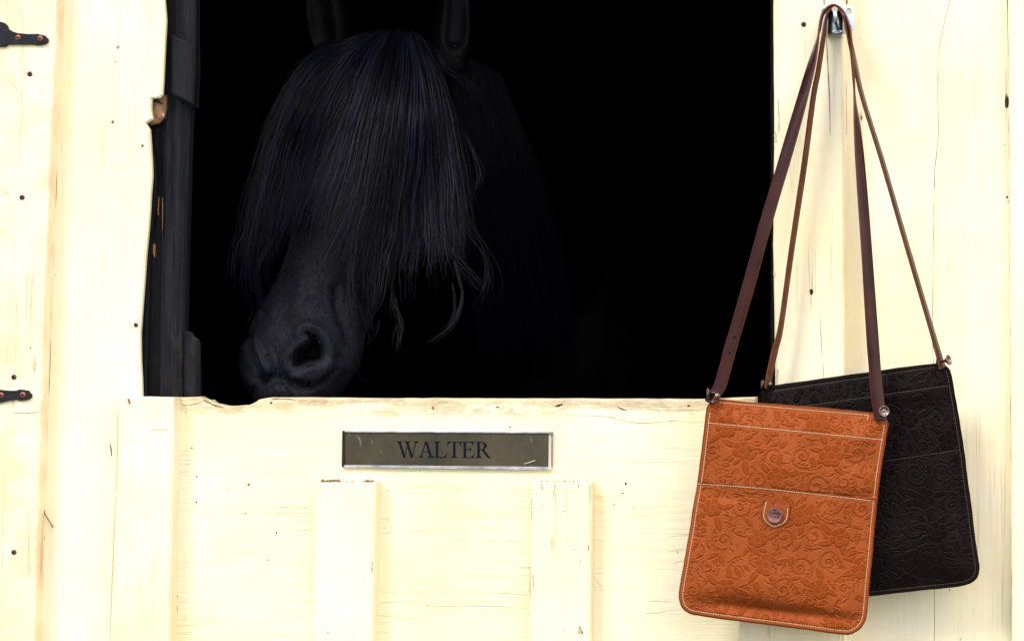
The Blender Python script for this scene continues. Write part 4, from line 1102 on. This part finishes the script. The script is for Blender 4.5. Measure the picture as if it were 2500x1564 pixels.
# ------------------------------------------------------------ horse
horse = thing("horse", (0.15, 1.5, 0.03), "black horse looking out over the door, its eyes hidden by a long shaggy forelock", "horse")
def loft(path, a, b, up, n=40, exps=None):
    """closed tube: path points, half sizes a (sideways) and b (along up), up vectors"""
    path = np.array(path, float); N = len(path)
    V = []; F = []
    for i in range(N):
        t = path[min(i + 1, N - 1)] - path[max(i - 1, 0)]; t /= np.linalg.norm(t)
        u = np.array(up[i] if np.ndim(up) > 1 else up, float); u = u - t * u.dot(t); u /= np.linalg.norm(u)
        s_ = np.cross(t, u); e = exps[i] if exps is not None else 2.0
        for k in range(n):
            th = 2 * math.pi * k / n; c, q = math.cos(th), math.sin(th)
            cx = math.copysign(abs(c) ** (2 / e), c); sx = math.copysign(abs(q) ** (2 / e), q)
            V.append(path[i] + s_ * a[i] * cx + u * b[i] * sx)
    for i in range(N - 1):
        for k in range(n): F.append((i * n + k, i * n + (k + 1) % n, (i + 1) * n + (k + 1) % n, (i + 1) * n + k))
    return np.array(V), F, [list(range(n))[::-1], [(N - 1) * n + k for k in range(n)]]
parts = []
def add_loft(ctrl, up, n=36, sub=6, exps=None):
    c = catmull(ctrl, sub, closed=False)   # x,y,z,a,b
    ups = up
    ex = None
    if exps is not None: ex = np.interp(np.linspace(0, 1, len(c)), np.linspace(0, 1, len(exps)), exps)
    parts.append(loft(c[:, :3], np.maximum(c[:, 3], .004), np.maximum(c[:, 4], .004), ups, n, ex))

N0 = np.array(P(724, 905, 0.155)); P0 = np.array(P(945, 120, 0.42))
ax_ = (P0 - N0) / np.linalg.norm(P0 - N0); HL = np.linalg.norm(P0 - N0)
dor = np.array([-0.22, -0.93, 0.25]); dor = dor - ax_ * dor.dot(ax_); dor /= np.linalg.norm(dor)
lat = np.cross(ax_, dor)   # towards image ... (sign checked below)
if lat[0] < 0: lat = -lat
k_ = HL / 0.60
sec = [(-.060, .028, .020, -.012), (-.048, .052, .038, -.010), (-.02, .072, .052, -.006), (.02, .084, .060, -.002), (.06, .082, .063, 0), (.10, .070, .070, 0), (.15, .061, .082, 0), (.22, .061, .098, 0), (.30, .067, .110, 0), (.37, .078, .120, 0), (.44, .093, .125, 0), (.50, .092, .118, -.002), (.56, .082, .10, -.008), (.61, .062, .075, -.02), (.64, .03, .04, -.04)]
ctrl = []
for s_, w_, h_, o_ in sec:
    c = N0 + ax_ * s_ * k_ + dor * (0.062 - h_ + o_)
    ctrl.append((*c, w_, h_))
add_loft(ctrl, dor, 44, 6, exps=[2, 2.2, 2.3, 2.4, 2.4, 2.4, 2.4, 2.4, 2.4, 2.3, 2.2, 2.1, 2, 2, 2])
# cheeks (round jaw) on both sides and brow ridges
def ball(c, r, sx=1, sy=1, sz=1):
    bm = bmesh.new(); bmesh.ops.create_icosphere(bm, subdivisions=3, radius=r)
    V = np.array([v.co[:] for v in bm.verts]) * [sx, sy, sz] + c; F = [[v.index for v in f.verts] for f in bm.faces]
    bm.free(); parts.append((V, F, []))
for sg in (-1, 1):
    ball(N0 + ax_ * .40 * k_ + dor * -.09 + lat * sg * .045, .085, .6, 1, 1.15)
    ball(N0 + ax_ * .44 * k_ + dor * .005 + lat * sg * .066, .034)
ball(N0 + ax_ * .0 + dor * -.06, .040, 1.0, 1, 1)    # chin
# ears
for sg, tip, base in ((-1, P(772, -95, .40), P(808, 118, .45)), (1, P(1108, -105, .44), P(1098, 140, .47))):
    b0, t0 = np.array(base), np.array(tip); m = (b0 + t0) / 2
    c = [(*(b0 - (t0 - b0) * .15), .034, .030), (*b0, .033, .028), (*(b0 * .65 + t0 * .35 + [0, .006, 0]), .036, .022), (*(b0 * .35 + t0 * .65 + [0, .006, 0]), .028, .016), (*(b0 * .1 + t0 * .9), .012, .009), (*t0, .004, .004)]
    add_loft(c, (sg * -0.4, -1, 0), 28, 5)
# neck, trunk, rump
def W3(px, py, y): return np.array(P(px, py, y))
nk = [(W3(950, 190, .50), .070, .075), (W3(990, 250, .58), .085, .115), (W3(1060, 350, .74), .095, .155), (W3(1140, 480, .92), .11, .185), (W3(1210, 640, 1.08), .135, .22), (W3(1260, 800, 1.22), .18, .25)]
nk = [(*a, b, c) for a, b, c in nk]
add_loft(nk, (-0.15, -0.6, 0.3), 36, 6)
b0 = W3(1250, 860, 1.15); bd = np.array([0.30, 0.95, 0.0]); bd /= np.linalg.norm(bd)
tr = [(-.05, .10, .14, .02), (.03, .19, .24, .0), (.18, .24, .30, -.02), (.45, .29, .32, -.04), (.8, .31, .33, -.05), (1.1, .29, .31, -.02), (1.35, .27, .30, .02), (1.52, .20, .22, .0), (1.60, .08, .10, -.02)]
add_loft([(*(b0 + bd * t + [0, 0, o]), a, b) for t, a, b, o in tr], (0, 0, 1), 40, 6)
bl = np.array([bd[1], -bd[0], 0])
zg = 0.034
for sg in (-1, 1):
    f = b0 + bd * .14 + bl * sg * .14
    leg = [(f + [0, 0, -.02], .09, .12), (f + [0, -.01, -.25], .065, .085), (f + [0, -.005, -.42], .045, .055), (f + [0, -.005, -.62], .034, .038), (np.array([f[0], f[1] - .0, .58]), .040, .042), (np.array([f[0], f[1], .44]), .026, .030), (np.array([f[0], f[1], .22]), .024, .028), (np.array([f[0], f[1] - .02, .15]), .032, .036), (np.array([f[0], f[1] - .05, .10]), .030, .034), (np.array([f[0], f[1] - .07, .06]), .046, .052), (np.array([f[0], f[1] - .08, zg + .006]), .055, .062)]
    add_loft([(*a, b, c) for a, b, c in leg], (0, -1, .05), 20, 4)
    h = b0 + bd * 1.38 + bl * sg * .16
    leg = [(h + [0, 0, .0], .10, .18), (h + [0, -.05, -.25], .085, .14), (h + [0, -.03, -.42], .055, .08), (np.array([h[0], h[1] + .10, .58]), .038, .050), (np.array([h[0], h[1] + .15, .50]), .036, .048), (np.array([h[0], h[1] + .14, .34]), .026, .032), (np.array([h[0], h[1] + .13, .22]), .026, .030), (np.array([h[0], h[1] + .11, .15]), .033, .036), (np.array([h[0], h[1] + .08, .09]), .034, .036), (np.array([h[0], h[1] + .06, .06]), .046, .05), (np.array([h[0], h[1] + .05, zg + .006]), .053, .060)]
    add_loft([(*a, b, c) for a, b, c in leg], (0, -1, .05), 20, 4)

bm = bmesh.new()
for V, F, caps in parts:
    vs = [bm.verts.new(v) for v in V]
    for f in F: bm.faces.new([vs[i] for i in f])
    for f in caps: bm.faces.new([vs[i] for i in f])
bmesh.ops.recalc_face_normals(bm, faces=bm.faces)
me = bpy.data.meshes.new("tmp"); bm.to_mesh(me); bm.free()
tmp = bpy.data.objects.new("tmp", me); col.objects.link(tmp)
md = tmp.modifiers.new("r", 'REMESH'); md.mode = 'VOXEL'; md.voxel_size = 0.0065; md.use_smooth_shade = True
md = tmp.modifiers.new("s", 'SMOOTH'); md.iterations = 7; md.factor = 0.5
dg = bpy.context.evaluated_depsgraph_get()
body = bpy.data.meshes.new_from_object(tmp.evaluated_get(dg))
bpy.data.objects.remove(tmp)
# finer mesh on the muzzle, then sculpt it
bm = bmesh.new(); bm.from_mesh(body)
def muz(v):
    x, y = px_of(v); return v[1] < 0.42 and 540 < x < 980 and 560 < y < 1130
for it in range(2):
    es = set()
    for f in bm.faces:
        if muz(f.calc_center_median()):
            es.update(f.edges)
    bmesh.ops.subdivide_edges(bm, edges=list(es), cuts=1, use_grid_fill=True)
    vs = [v for v in bm.verts if muz(v.co)]
    bmesh.ops.smooth_vert(bm, verts=vs, factor=0.5, use_axis_x=True, use_axis_y=True, use_axis_z=True)
    bmesh.ops.smooth_vert(bm, verts=vs, factor=0.5, use_axis_x=True, use_axis_y=True, use_axis_z=True)
bmesh.ops.triangulate(bm, faces=[f for f in bm.faces if len(f.verts) > 4])
bm.normal_update()
body.free_normals_split() if hasattr(body, 'free_normals_split') else None
bm.to_mesh(body); bm.free()
nv = len(body.vertices)
co = np.empty(nv * 3, np.float32); body.vertices.foreach_get("co", co); co = co.reshape(-1, 3).astype(float)
no = np.empty(nv * 3, np.float32); body.vertices.foreach_get("normal", no); no = no.reshape(-1, 3).astype(float)
kx = D / (D + co[:, 1]); PX = (XC + (co[:, 0] - XC) * kx) * S + 1250; PY = 782 - (co[:, 2] - ZC) * kx * S
vd = co - np.array([XC, -D, ZC]); vd /= np.linalg.norm(vd, axis=1)[:, None]
face_cam = np.clip(-(no * vd).sum(1) * 2.2 + 0.25, 0, 1)
sel = (co[:, 1] < 0.42) & (PX > 540) & (PX < 1000) & (PY > 640) & (PY < 1130)
ix = np.where(sel)[0]; X, Y = PX[ix], PY[ix]
def pld(pts): return dist_poly(X, Y, np.array(pts, float), False)
def inside(poly):
    r_ = np.zeros(len(X), bool); n_ = len(poly)
    for i in range(n_):
        x1, y1 = poly[i]; x2, y2 = poly[(i + 1) % n_]
        c_ = ((y1 > Y) != (y2 > Y)) & (X < (x2 - x1) * (Y - y1) / (y2 - y1 + 1e-9) + x1); r_ ^= c_
    return r_
disp = np.zeros(len(ix)); push = np.zeros(len(ix))      # along the normal / straight into the head
op = catmull([(746, 813), (757, 812), (771, 819), (783, 832), (790, 848), (791, 864), (785, 878), (772, 885), (757, 889), (742, 894), (727, 897), (717, 893), (714, 881), (718, 866), (730, 853), (745, 842), (755, 832), (753, 822)], 4)
do = dist_poly(X, Y, op); ino = inside(op)
sdo = np.where(ino, do, -do)
push += 0.060 * smooth01((sdo + 3) / 21)
disp += 0.0065 * np.exp(-((-sdo - 15) / 13) ** 2) * (sdo < 6)
disp += 0.006 * np.exp(-(pld([(722, 918), (745, 926), (770, 922), (792, 908), (806, 888)]) / 11) ** 2)
disp -= 0.0045 * np.exp(-(pld([(706, 930), (735, 945), (768, 945), (800, 928), (822, 900), (828, 870)]) / 8) ** 2)
disp += 0.005 * np.exp(-(pld([(714, 868), (724, 851), (738, 840), (752, 829)]) / 5.5) ** 2)
low_in = np.where(ino, np.exp(-(((X - 755) / 30) ** 2 + ((Y - 888) / 10) ** 2)), 0); push -= low_in * .012
# far nostril, seen as a slit
disp -= 0.017 * np.exp(-(pld([(612, 815), (613, 835), (618, 862), (627, 888), (638, 912), (643, 930)]) / 7.5) ** 2)
disp += 0.007 * np.exp(-(pld([(624, 828), (632, 856), (644, 884), (655, 905)]) / 8) ** 2)
disp += 0.008 * np.exp(-(pld([(598, 838), (595, 870), (602, 905), (618, 935)]) / 11) ** 2)
disp -= 0.003 * np.exp(-(pld([(640, 912), (652, 920), (664, 915)]) / 7) ** 2)
# wrinkles of the upper lip
for pts, dp, w_ in (([(668, 848), (674, 868), (678, 888), (682, 905)], .0035, 3), ([(654, 866), (655, 885), (660, 903)], .003, 3), ([(697, 858), (696, 878), (693, 897)], .003, 3), ([(682, 905), (683, 925), (683, 945)], .004, 3),
                    ([(676, 862), (688, 868), (697, 872)], .0018, 2.5), ([(640, 872), (655, 876)], .0018, 2.5), ([(656, 905), (670, 903), (682, 899)], .0025, 3), ([(690, 912), (705, 908), (716, 906)], .0025, 3), ([(662, 950), (668, 940), (681, 935), (695, 941), (703, 955), (706, 968)], .004, 3.5),
                    ([(664, 846), (668, 856)], .002, 3), ([(709, 880), (706, 895), (700, 905)], .0025, 3)):
    disp -= dp * 0.5 * np.exp(-(pld(pts) / w_) ** 2)
disp += 0.0025 * np.exp(-(((X - 683) / 15) ** 2 + ((Y - 958) / 14) ** 2))
# cheek furrow and mouth corner
disp -= 0.008 * np.exp(-(pld([(823, 700), (823, 740), (832, 775), (846, 805), (850, 830)]) / 12) ** 2)
disp += 0.006 * np.exp(-(pld([(858, 760), (866, 800), (868, 850), (850, 890)]) / 20) ** 2)
disp -= 0.004 * np.exp(-(pld([(700, 690), (690, 730), (690, 770)]) / 25) ** 2)
fc = face_cam[ix]
er = np.where((PY < 120) & (((PX > 740) & (PX < 860)) | ((PX > 1040) & (PX < 1170))))[0]
for ear_l in ([(764, -80), (776, 0), (790, 92)], [(1124, -90), (1120, 0), (1112, 92)]):
    de_ = dist_poly(PX[er], PY[er], np.array(ear_l, float), False)
    co[er] += vd[er] * (0.016 * smooth01(1.25 - de_ / 30) * face_cam[er])[:, None]
co[ix] += no[ix] * (disp * fc)[:, None] + vd[ix] * (push * fc)[:, None]
body.vertices.foreach_set("co", co.astype(np.float32).ravel()); body.update()
for p in body.polygons: p.use_smooth = True
body.materials.clear()
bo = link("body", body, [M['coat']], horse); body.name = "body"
for sg in (-1, 1):
    bm = bmesh.new(); c = N0 + ax_ * .415 * k_ + dor * .000 + lat * sg * .088
    bmesh.ops.create_uvsphere(bm, u_segments=24, v_segments=16, radius=.022, matrix=Matrix.Translation(c))
    link("eye", from_bm("eye", bm, True), [M['eye']], horse)

# ---- hair
bmh = bmesh.new(); bmh.from_mesh(body)
bvh = BVHTree.FromBMesh(bmh); bmh.free()
camv = Vector((XC, -D, ZC))
def head_y(px, py):
    d_ = (P(px, py, 0) - camv); L = d_.length
    h = bvh.ray_cast(camv, d_.normalized())
    # smooth analytic depth of the face, used off the silhouette
    t = (905 - py) / 785
    ya = 0.13 + 0.25 * t
    if h[0] is not None and h[0].y < ya + 0.16: return min(h[0].y, ya + .10)
    return ya + 0.06
gx = np.arange(520, 1500, 12.0); gy = np.arange(-20, 1000, 12.0)
DM = np.array([[head_y(a, b) for a in gx] for b in gy])
def mn3(Q):
    E = np.pad(Q, 1, mode='edge')
    return np.minimum.reduce([E[a:a + Q.shape[0], b:b + Q.shape[1]] for a in range(3) for b in range(3)])
def bl3(Q):
    E = np.pad(Q, 1, mode='edge')
    return sum(E[a:a + Q.shape[0], b:b + Q.shape[1]] for a in range(3) for b in range(3)) / 9
DM = mn3(mn3(DM))
for _ in range(10): DM = bl3(DM)
def depth(X, Y):
    u = np.clip((X - gx[0]) / 12, 0, len(gx) - 1.01); v = np.clip((Y - gy[0]) / 12, 0, len(gy) - 1.01)
    i, j = u.astype(int), v.astype(int); fu, fv = u - i, v - j
    return (DM[j, i] * (1 - fu) + DM[j, i + 1] * fu) * (1 - fv) + (DM[j + 1, i] * (1 - fu) + DM[j + 1, i + 1] * fu) * fv

def strands_mesh(name, XYZ, rad, tone=None):
    """XYZ (n, k, 3) points of n strands; thin three-sided tubes"""
    n, k, _ = XYZ.shape
    t = np.gradient(XYZ, axis=1); t /= np.linalg.norm(t, axis=2, keepdims=True) + 1e-9
    ref = np.array([0.3, -1.0, 0.1]); u = np.cross(t, ref); u /= np.linalg.norm(u, axis=2, keepdims=True) + 1e-9
    v = np.cross(t, u)
    taper = np.clip((1 - np.linspace(0, 1, k)) * 3.0, 0.25, 1)[None, :, None] * rad[:, None, None]
    a0 = rng.uniform(0, 6.28, (n, 1, 1))
    rings = [XYZ + taper * (u * np.cos(a0 + q * 2.0944) + v * np.sin(a0 + q * 2.0944)) for q in range(3)]
    V = np.stack(rings, 2).reshape(-1, 3)
    base = (np.arange(n)[:, None] * k + np.arange(k - 1)[None, :]).ravel() * 3
    F = np.concatenate([np.stack([base + q, base + (q + 1) % 3, base + 3 + (q + 1) % 3, base + 3 + q], 1) for q in range(3)])
    me_ = from_np(name, V, F)
    at_ = me_.attributes.new("tone", 'FLOAT', 'POINT')
    at_.data.foreach_set("value", np.repeat(tone if tone is not None else np.full(n, .35), k * 3).astype(np.float32))
    return me_

GUIDE = [
 [(868, 108), (800, 118), (745, 150), (700, 210), (660, 300), (628, 410), (604, 520), (592, 630), (604, 760)],
 [(880, 100), (820, 128), (765, 180), (715, 265), (675, 370), (645, 480), (626, 590), (622, 690), (630, 760)],
 [(905, 92), (850, 140), (800, 220), (755, 320), (715, 430), (685, 530), (660, 620), (648, 690), (640, 740)],
 [(930, 88), (885, 160), (845, 250), (805, 360), (770, 460), (738, 550), (712, 620), (700, 665), (690, 700)],
 [(950, 86), (920, 170), (890, 270), (860, 380), (830, 480), (800, 560), (780, 620), (768, 665), (762, 700)],
 [(970, 86), (955, 180), (935, 280), (910, 390), (890, 490), (868, 570), (852, 630), (838, 690), (828, 745)],
 [(985, 88), (985, 180), (975, 290), (960, 400), (945, 500), (932, 590), (916, 670), (906, 740), (900, 800)],
 [(1000, 90), (1015, 180), (1018, 290), (1012, 400), (1005, 500), (995, 590), (980, 670), (968, 745), (960, 820)],
 [(1015, 95), (1045, 180), (1062, 280), (1068, 390), (1072, 480), (1075, 570), (1070, 650), (1062, 720), (1050, 780)],
 [(1025, 100), (1068, 180), (1098, 270), (1118, 370), (1132, 460), (1142, 545), (1156, 620), (1172, 690), (1185, 740)],
]
GUIDE = np.array([catmull(np.array(g, float), 5, False) for g in GUIDE])   # (10, 25, 2)
K = GUIDE.shape[1]
def guide(s_):
    u = np.clip(s_, 0, 1) * (len(GUIDE) - 1); i = np.minimum(u.astype(int), len(GUIDE) - 2); f = (u - i)[:, None, None]
    return GUIDE[i] * (1 - f) + GUIDE[i + 1] * f
tt = np.linspace(0, 1, K)
def resample(path, ln):
    n = len(path); out = np.empty_like(path)
    for i in range(n):
        q = tt * ln[i]
        for a in range(path.shape[2]): out[i, :, a] = np.interp(q, tt, path[i, :, a])
    return out
TONES = []
def forelock(nc, per, lift, spread, len_lo, len_hi, seed, layers=1.0, srange=(0, 1)):
    g = np.random.default_rng(seed)
    cs_ = np.sort(g.uniform(srange[0], srange[1], nc)); cl = len_lo + (len_hi - len_lo) * g.beta(1.7, 2.4, nc)
    dr = g.normal(0, .10, nc)
    g0_, g1_ = guide(cs_), guide(np.clip(cs_ + dr, 0, 1)); tw = (tt ** 1.2)[None, :, None]
    base = g0_ * (1 - tw) + g1_ * tw
    wav = g.uniform(0, 6.28, (nc, 1)); amp = g.uniform(2, 11, (nc, 1)); fr = g.uniform(1.0, 2.6, (nc, 1))
    base[:, :, 0] += amp * np.sin(wav + fr * tt[None] * 6.28) * tt[None] ** 1.2
    base[:, :, 0] += g.uniform(3, 10, (nc, 1)) * np.sin(g.uniform(0, 6.28, (nc, 1)) + g.uniform(2.5, 4.5, (nc, 1)) * tt[None] * 6.28) * tt[None] ** .6
    base[:, :, 0] += g.uniform(1.5, 5, (nc, 1)) * np.sin(g.uniform(0, 6.28, (nc, 1)) + g.uniform(5.5, 8.5, (nc, 1)) * tt[None] * 6.28) * tt[None] ** .4
    cid = np.repeat(np.arange(nc), per); n = len(cid)
    p = base[cid].copy()
    own = guide(np.clip(cs_[cid] + g.normal(0, 0.055, n), -0.02, 1.02))
    mixw = (0.35 + 0.60 * tt)[None, :, None] * g.uniform(0.55, 1.0, (n, 1, 1))
    p = p * mixw + own * (1 - mixw)
    sp = spread * (0.22 + 1.35 * tt ** 1.2)[None] * np.where(g.random((n, 1)) < .18, 3.0, 0.8)
    f1 = g.uniform(0.8, 2.6, (n, 1)); f2 = g.uniform(4, 9, (n, 1))
    p[:, :, 0] += g.normal(0, 1, (n, 1)) * sp + g.uniform(1, 6, (n, 1)) * np.sin(g.uniform(0, 6.28, (n, 1)) + f1 * tt[None] * 6.28) * tt[None] + g.uniform(0, 3.4, (n, 1)) * np.sin(g.uniform(0, 6.28, (n, 1)) + f2 * tt[None] * 6.28) * tt[None]
    p[:, :, 1] += g.normal(0, 6, (n, 1)) + g.uniform(0, 3, (n, 1)) * np.sin(g.uniform(0, 6.28, (n, 1)) + f2 * tt[None] * 6.28) * tt[None]
    ln = np.clip((cl[cid] * g.uniform(0.72, 1.06, n)) * np.interp(cs_[cid], np.linspace(0, 1, 10), [1.1, 1.04, .80, .68, .68, .88, .94, .88, .80, .80]), 0.28, 1.05)
    TONES.append(np.clip((g.beta(0.8, 1.5, nc) * 1.15)[cid] + g.normal(0, .22, n), 0, 1))
    p = resample(p, np.minimum(ln, 1.0))
    y = depth(p[:, :, 0], p[:, :, 1])
    clump_l = g.uniform(0, 1, nc)[cid][:, None]
    off = lift * (0.25 + clump_l * 0.75 + g.uniform(-.25, .25, (n, 1))) * (0.35 + 0.65 * np.sin(np.pi * np.clip(tt, 0, .9))[None])
    y = y - 0.008 - off
    for _ in range(3): y[:, 1:-1] = (y[:, :-2] + y[:, 1:-1] * 2 + y[:, 2:]) / 4
    return Pn(p[:, :, 0], p[:, :, 1], y)
H1 = forelock(150, 26, 0.018, 6, 0.56, 1.05, 3)
H2 = forelock(210, 15, 0.034, 3.2, 0.34, 1.08, 4)
H4 = forelock(150, 12, 0.046, 2.6, 0.30, 1.05, 14)
H3 = forelock(110, 8, 0.020, 11, 0.6, 1.1, 5)
# loose wisps at the edges and single curls
W_ = []
g = np.random.default_rng(9)
def wisp(pts, n, jit, y_off=.02):
    c = catmull(np.array(pts, float), 8, False); m = len(c)
    q = np.linspace(0, m - 1, K); c = np.stack([np.interp(q, np.arange(m), c[:, a]) for a in range(2)], 1)
    for _ in range(n):
        p = c + g.normal(0, jit, 2) * (0.3 + tt[:, None]) + np.stack([g.uniform(0, jit) * np.sin(g.uniform(0, 6) + tt * g.uniform(4, 14)), g.uniform(0, jit) * np.sin(g.uniform(0, 6) + tt * 8)], 1)
        y = depth(p[:, 0], p[:, 1]); y = np.convolve(np.pad(y, 4, mode='edge'), np.ones(9) / 9, 'valid') - y_off
        W_.append(Pn(p[:, 0], p[:, 1], y))
wisp([(1110, 640), (1122, 690), (1128, 720), (1118, 765), (1098, 800), (1060, 828), (1040, 838)], 10, 3.5)
wisp([(1105, 690), (1112, 735), (1105, 775), (1075, 815)], 5, 3)
wisp([(690, 540), (655, 600), (630, 650), (622, 690), (632, 730), (640, 760), (625, 780)], 36, 3.5)
wisp([(680, 560), (640, 620), (628, 670), (636, 720), (648, 745)], 24, 3)
wisp([(650, 560), (600, 640), (590, 700), (600, 760)], 10, 9)
wisp([(640, 480), (605, 560), (580, 610), (572, 680), (590, 720)], 10, 9)
wisp([(630, 440), (600, 500), (588, 600), (560, 660)], 8, 10)
wisp([(618, 760), (600, 790), (568, 818)], 3, 2, .01)
wisp([(1060, 560), (1120, 640), (1180, 700), (1195, 660)], 8, 8)
wisp([(1100, 460), (1150, 560), (1190, 620), (1200, 700), (1170, 760)], 7, 12)
wisp([(960, 720), (975, 790), (970, 850)], 10, 7)
wisp([(860, 640), (858, 720), (868, 800), (880, 838)], 14, 10)
wisp([(900, 660), (905, 740), (890, 800), (868, 850)], 12, 12)
wisp([(690, 745), (693, 770), (694, 790)], 3, 1.2, .008)
wisp([(925, 780), (920, 810), (905, 832), (893, 842)], 5, 3)
wisp([(870, 905), (880, 920), (905, 938)], 4, 4)
wisp([(1130, 320), (1160, 380), (1170, 430), (1150, 470)], 8, 6)
wisp([(1000, 130), (1090, 170), (1150, 210), (1170, 235)], 10, 6, .03)
Wm = np.array(W_)
H = np.concatenate([H1, H2, H4, H3, Wm])
rad = np.concatenate([rng.uniform(.0004, .0007, len(H1)), rng.uniform(.00035, .00085, len(H2) + len(H4)), rng.uniform(.00018, .00028, len(H3)), rng.uniform(.0002, .00034, len(Wm))])
link("forelock", strands_mesh("forelock", H, rad, np.concatenate(TONES + [np.full(len(Wm), .24)])), [M['hair']], horse)

# short lying hairs of the coat on muzzle, cheek and brow
cand = np.where((co[:, 1] < .50) & (PX > 540) & (PX < 1150) & (PY > 150) & (PY < 1000) & (face_cam > .15))[0]
wgt = np.where((PY[cand] > 560) & (co[cand, 1] < .42) & (PX[cand] < 980), 1.0, 15.0); wgt = wgt / wgt.sum()
pk = g.choice(cand, 34000, p=wgt)
base_ = co[pk] + g.normal(0, .0012, (len(pk), 3)); nn_ = no[pk]
fl = -ax_[None] + g.normal(0, .22, (len(pk), 3)) + lat[None] * (((PX[pk] - 735) / 260).clip(-.5, .6))[:, None]
fl = fl - nn_ * (fl * nn_).sum(1)[:, None]; fl /= np.linalg.norm(fl, axis=1)[:, None]
q4 = np.linspace(0, 1, 4); Lh = g.uniform(.004, .009, len(pk)) * np.where(g.random(len(pk)) < .03, 2.4, 1)
sh = base_[:, None] + fl[:, None] * (Lh[:, None, None] * q4[None, :, None]) + nn_[:, None] * (0.0003 + (Lh * .22)[:, None, None] * q4[None, :, None] ** 1.3)
link("short_coat", strands_mesh("short_coat", sh, g.uniform(.00012, .00022, len(pk)), np.where(PY[pk] > 560, g.uniform(.05, .75, len(pk)), g.uniform(0, .15, len(pk)))), [M['hair']], horse)

# mane on the near side of the neck
mn = []
for i in range(3400):
    s_ = g.beta(1.3, 1.2)
    x0, y0 = 1090 + 130 * s_ + g.normal(0, 5), 130 + 60 * s_ + g.normal(0, 6)
    x1, y1 = 1160 + 260 * s_ ** .9, 820 + 120 * g.random() 
    midx = x0 + (x1 - x0) * .36 + 10; q = catmull([(x0, y0), (midx, y0 + (y1 - y0) * .33), (x0 + (x1 - x0) * .75, y0 + (y1 - y0) * .66), (x1, y1)], 8, False)
    q = np.stack([np.interp(np.linspace(0, len(q) - 1, K), np.arange(len(q)), q[:, a]) for a in range(2)], 1)
    cl = math.floor(s_ * 22); ph = cl * 1.7
    q[:, 0] += 8 * np.sin(ph + tt * 9) * tt + g.normal(0, 7) * tt + g.uniform(0, 4) * np.sin(g.uniform(0, 6) + tt * g.uniform(6, 16)) * tt
    y = 0.50 + 0.22 * s_ + 0.20 * tt + g.uniform(0, .05) - 0.05 * np.sin(tt * 3)
    mn.append(Pn(q[:, 0], q[:, 1], y))
link("mane", strands_mesh("mane", np.array(mn), rng.uniform(.0003, .00045, len(mn)), np.repeat(g.uniform(.1, .55, len(mn) // 20 + 1), 20)[:len(mn)]), [M['hair']], horse)
# tail, hidden behind the trunk from here
tl = []
te_ = b0 + bd * 1.60 + np.array([0, .02, .12])
for i in range(260):
    a = g.normal(0, .03, 3); q = np.array([te_ + bd * .05 * t ** .5 * 3 + a * (0.4 + t * 1.6) + np.array([0, 0, -0.85 * t]) for t in tt]); tl.append(q)
link("tail", strands_mesh("tail", np.array(tl), np.full(len(tl), .0009)), [M['hair']], horse)
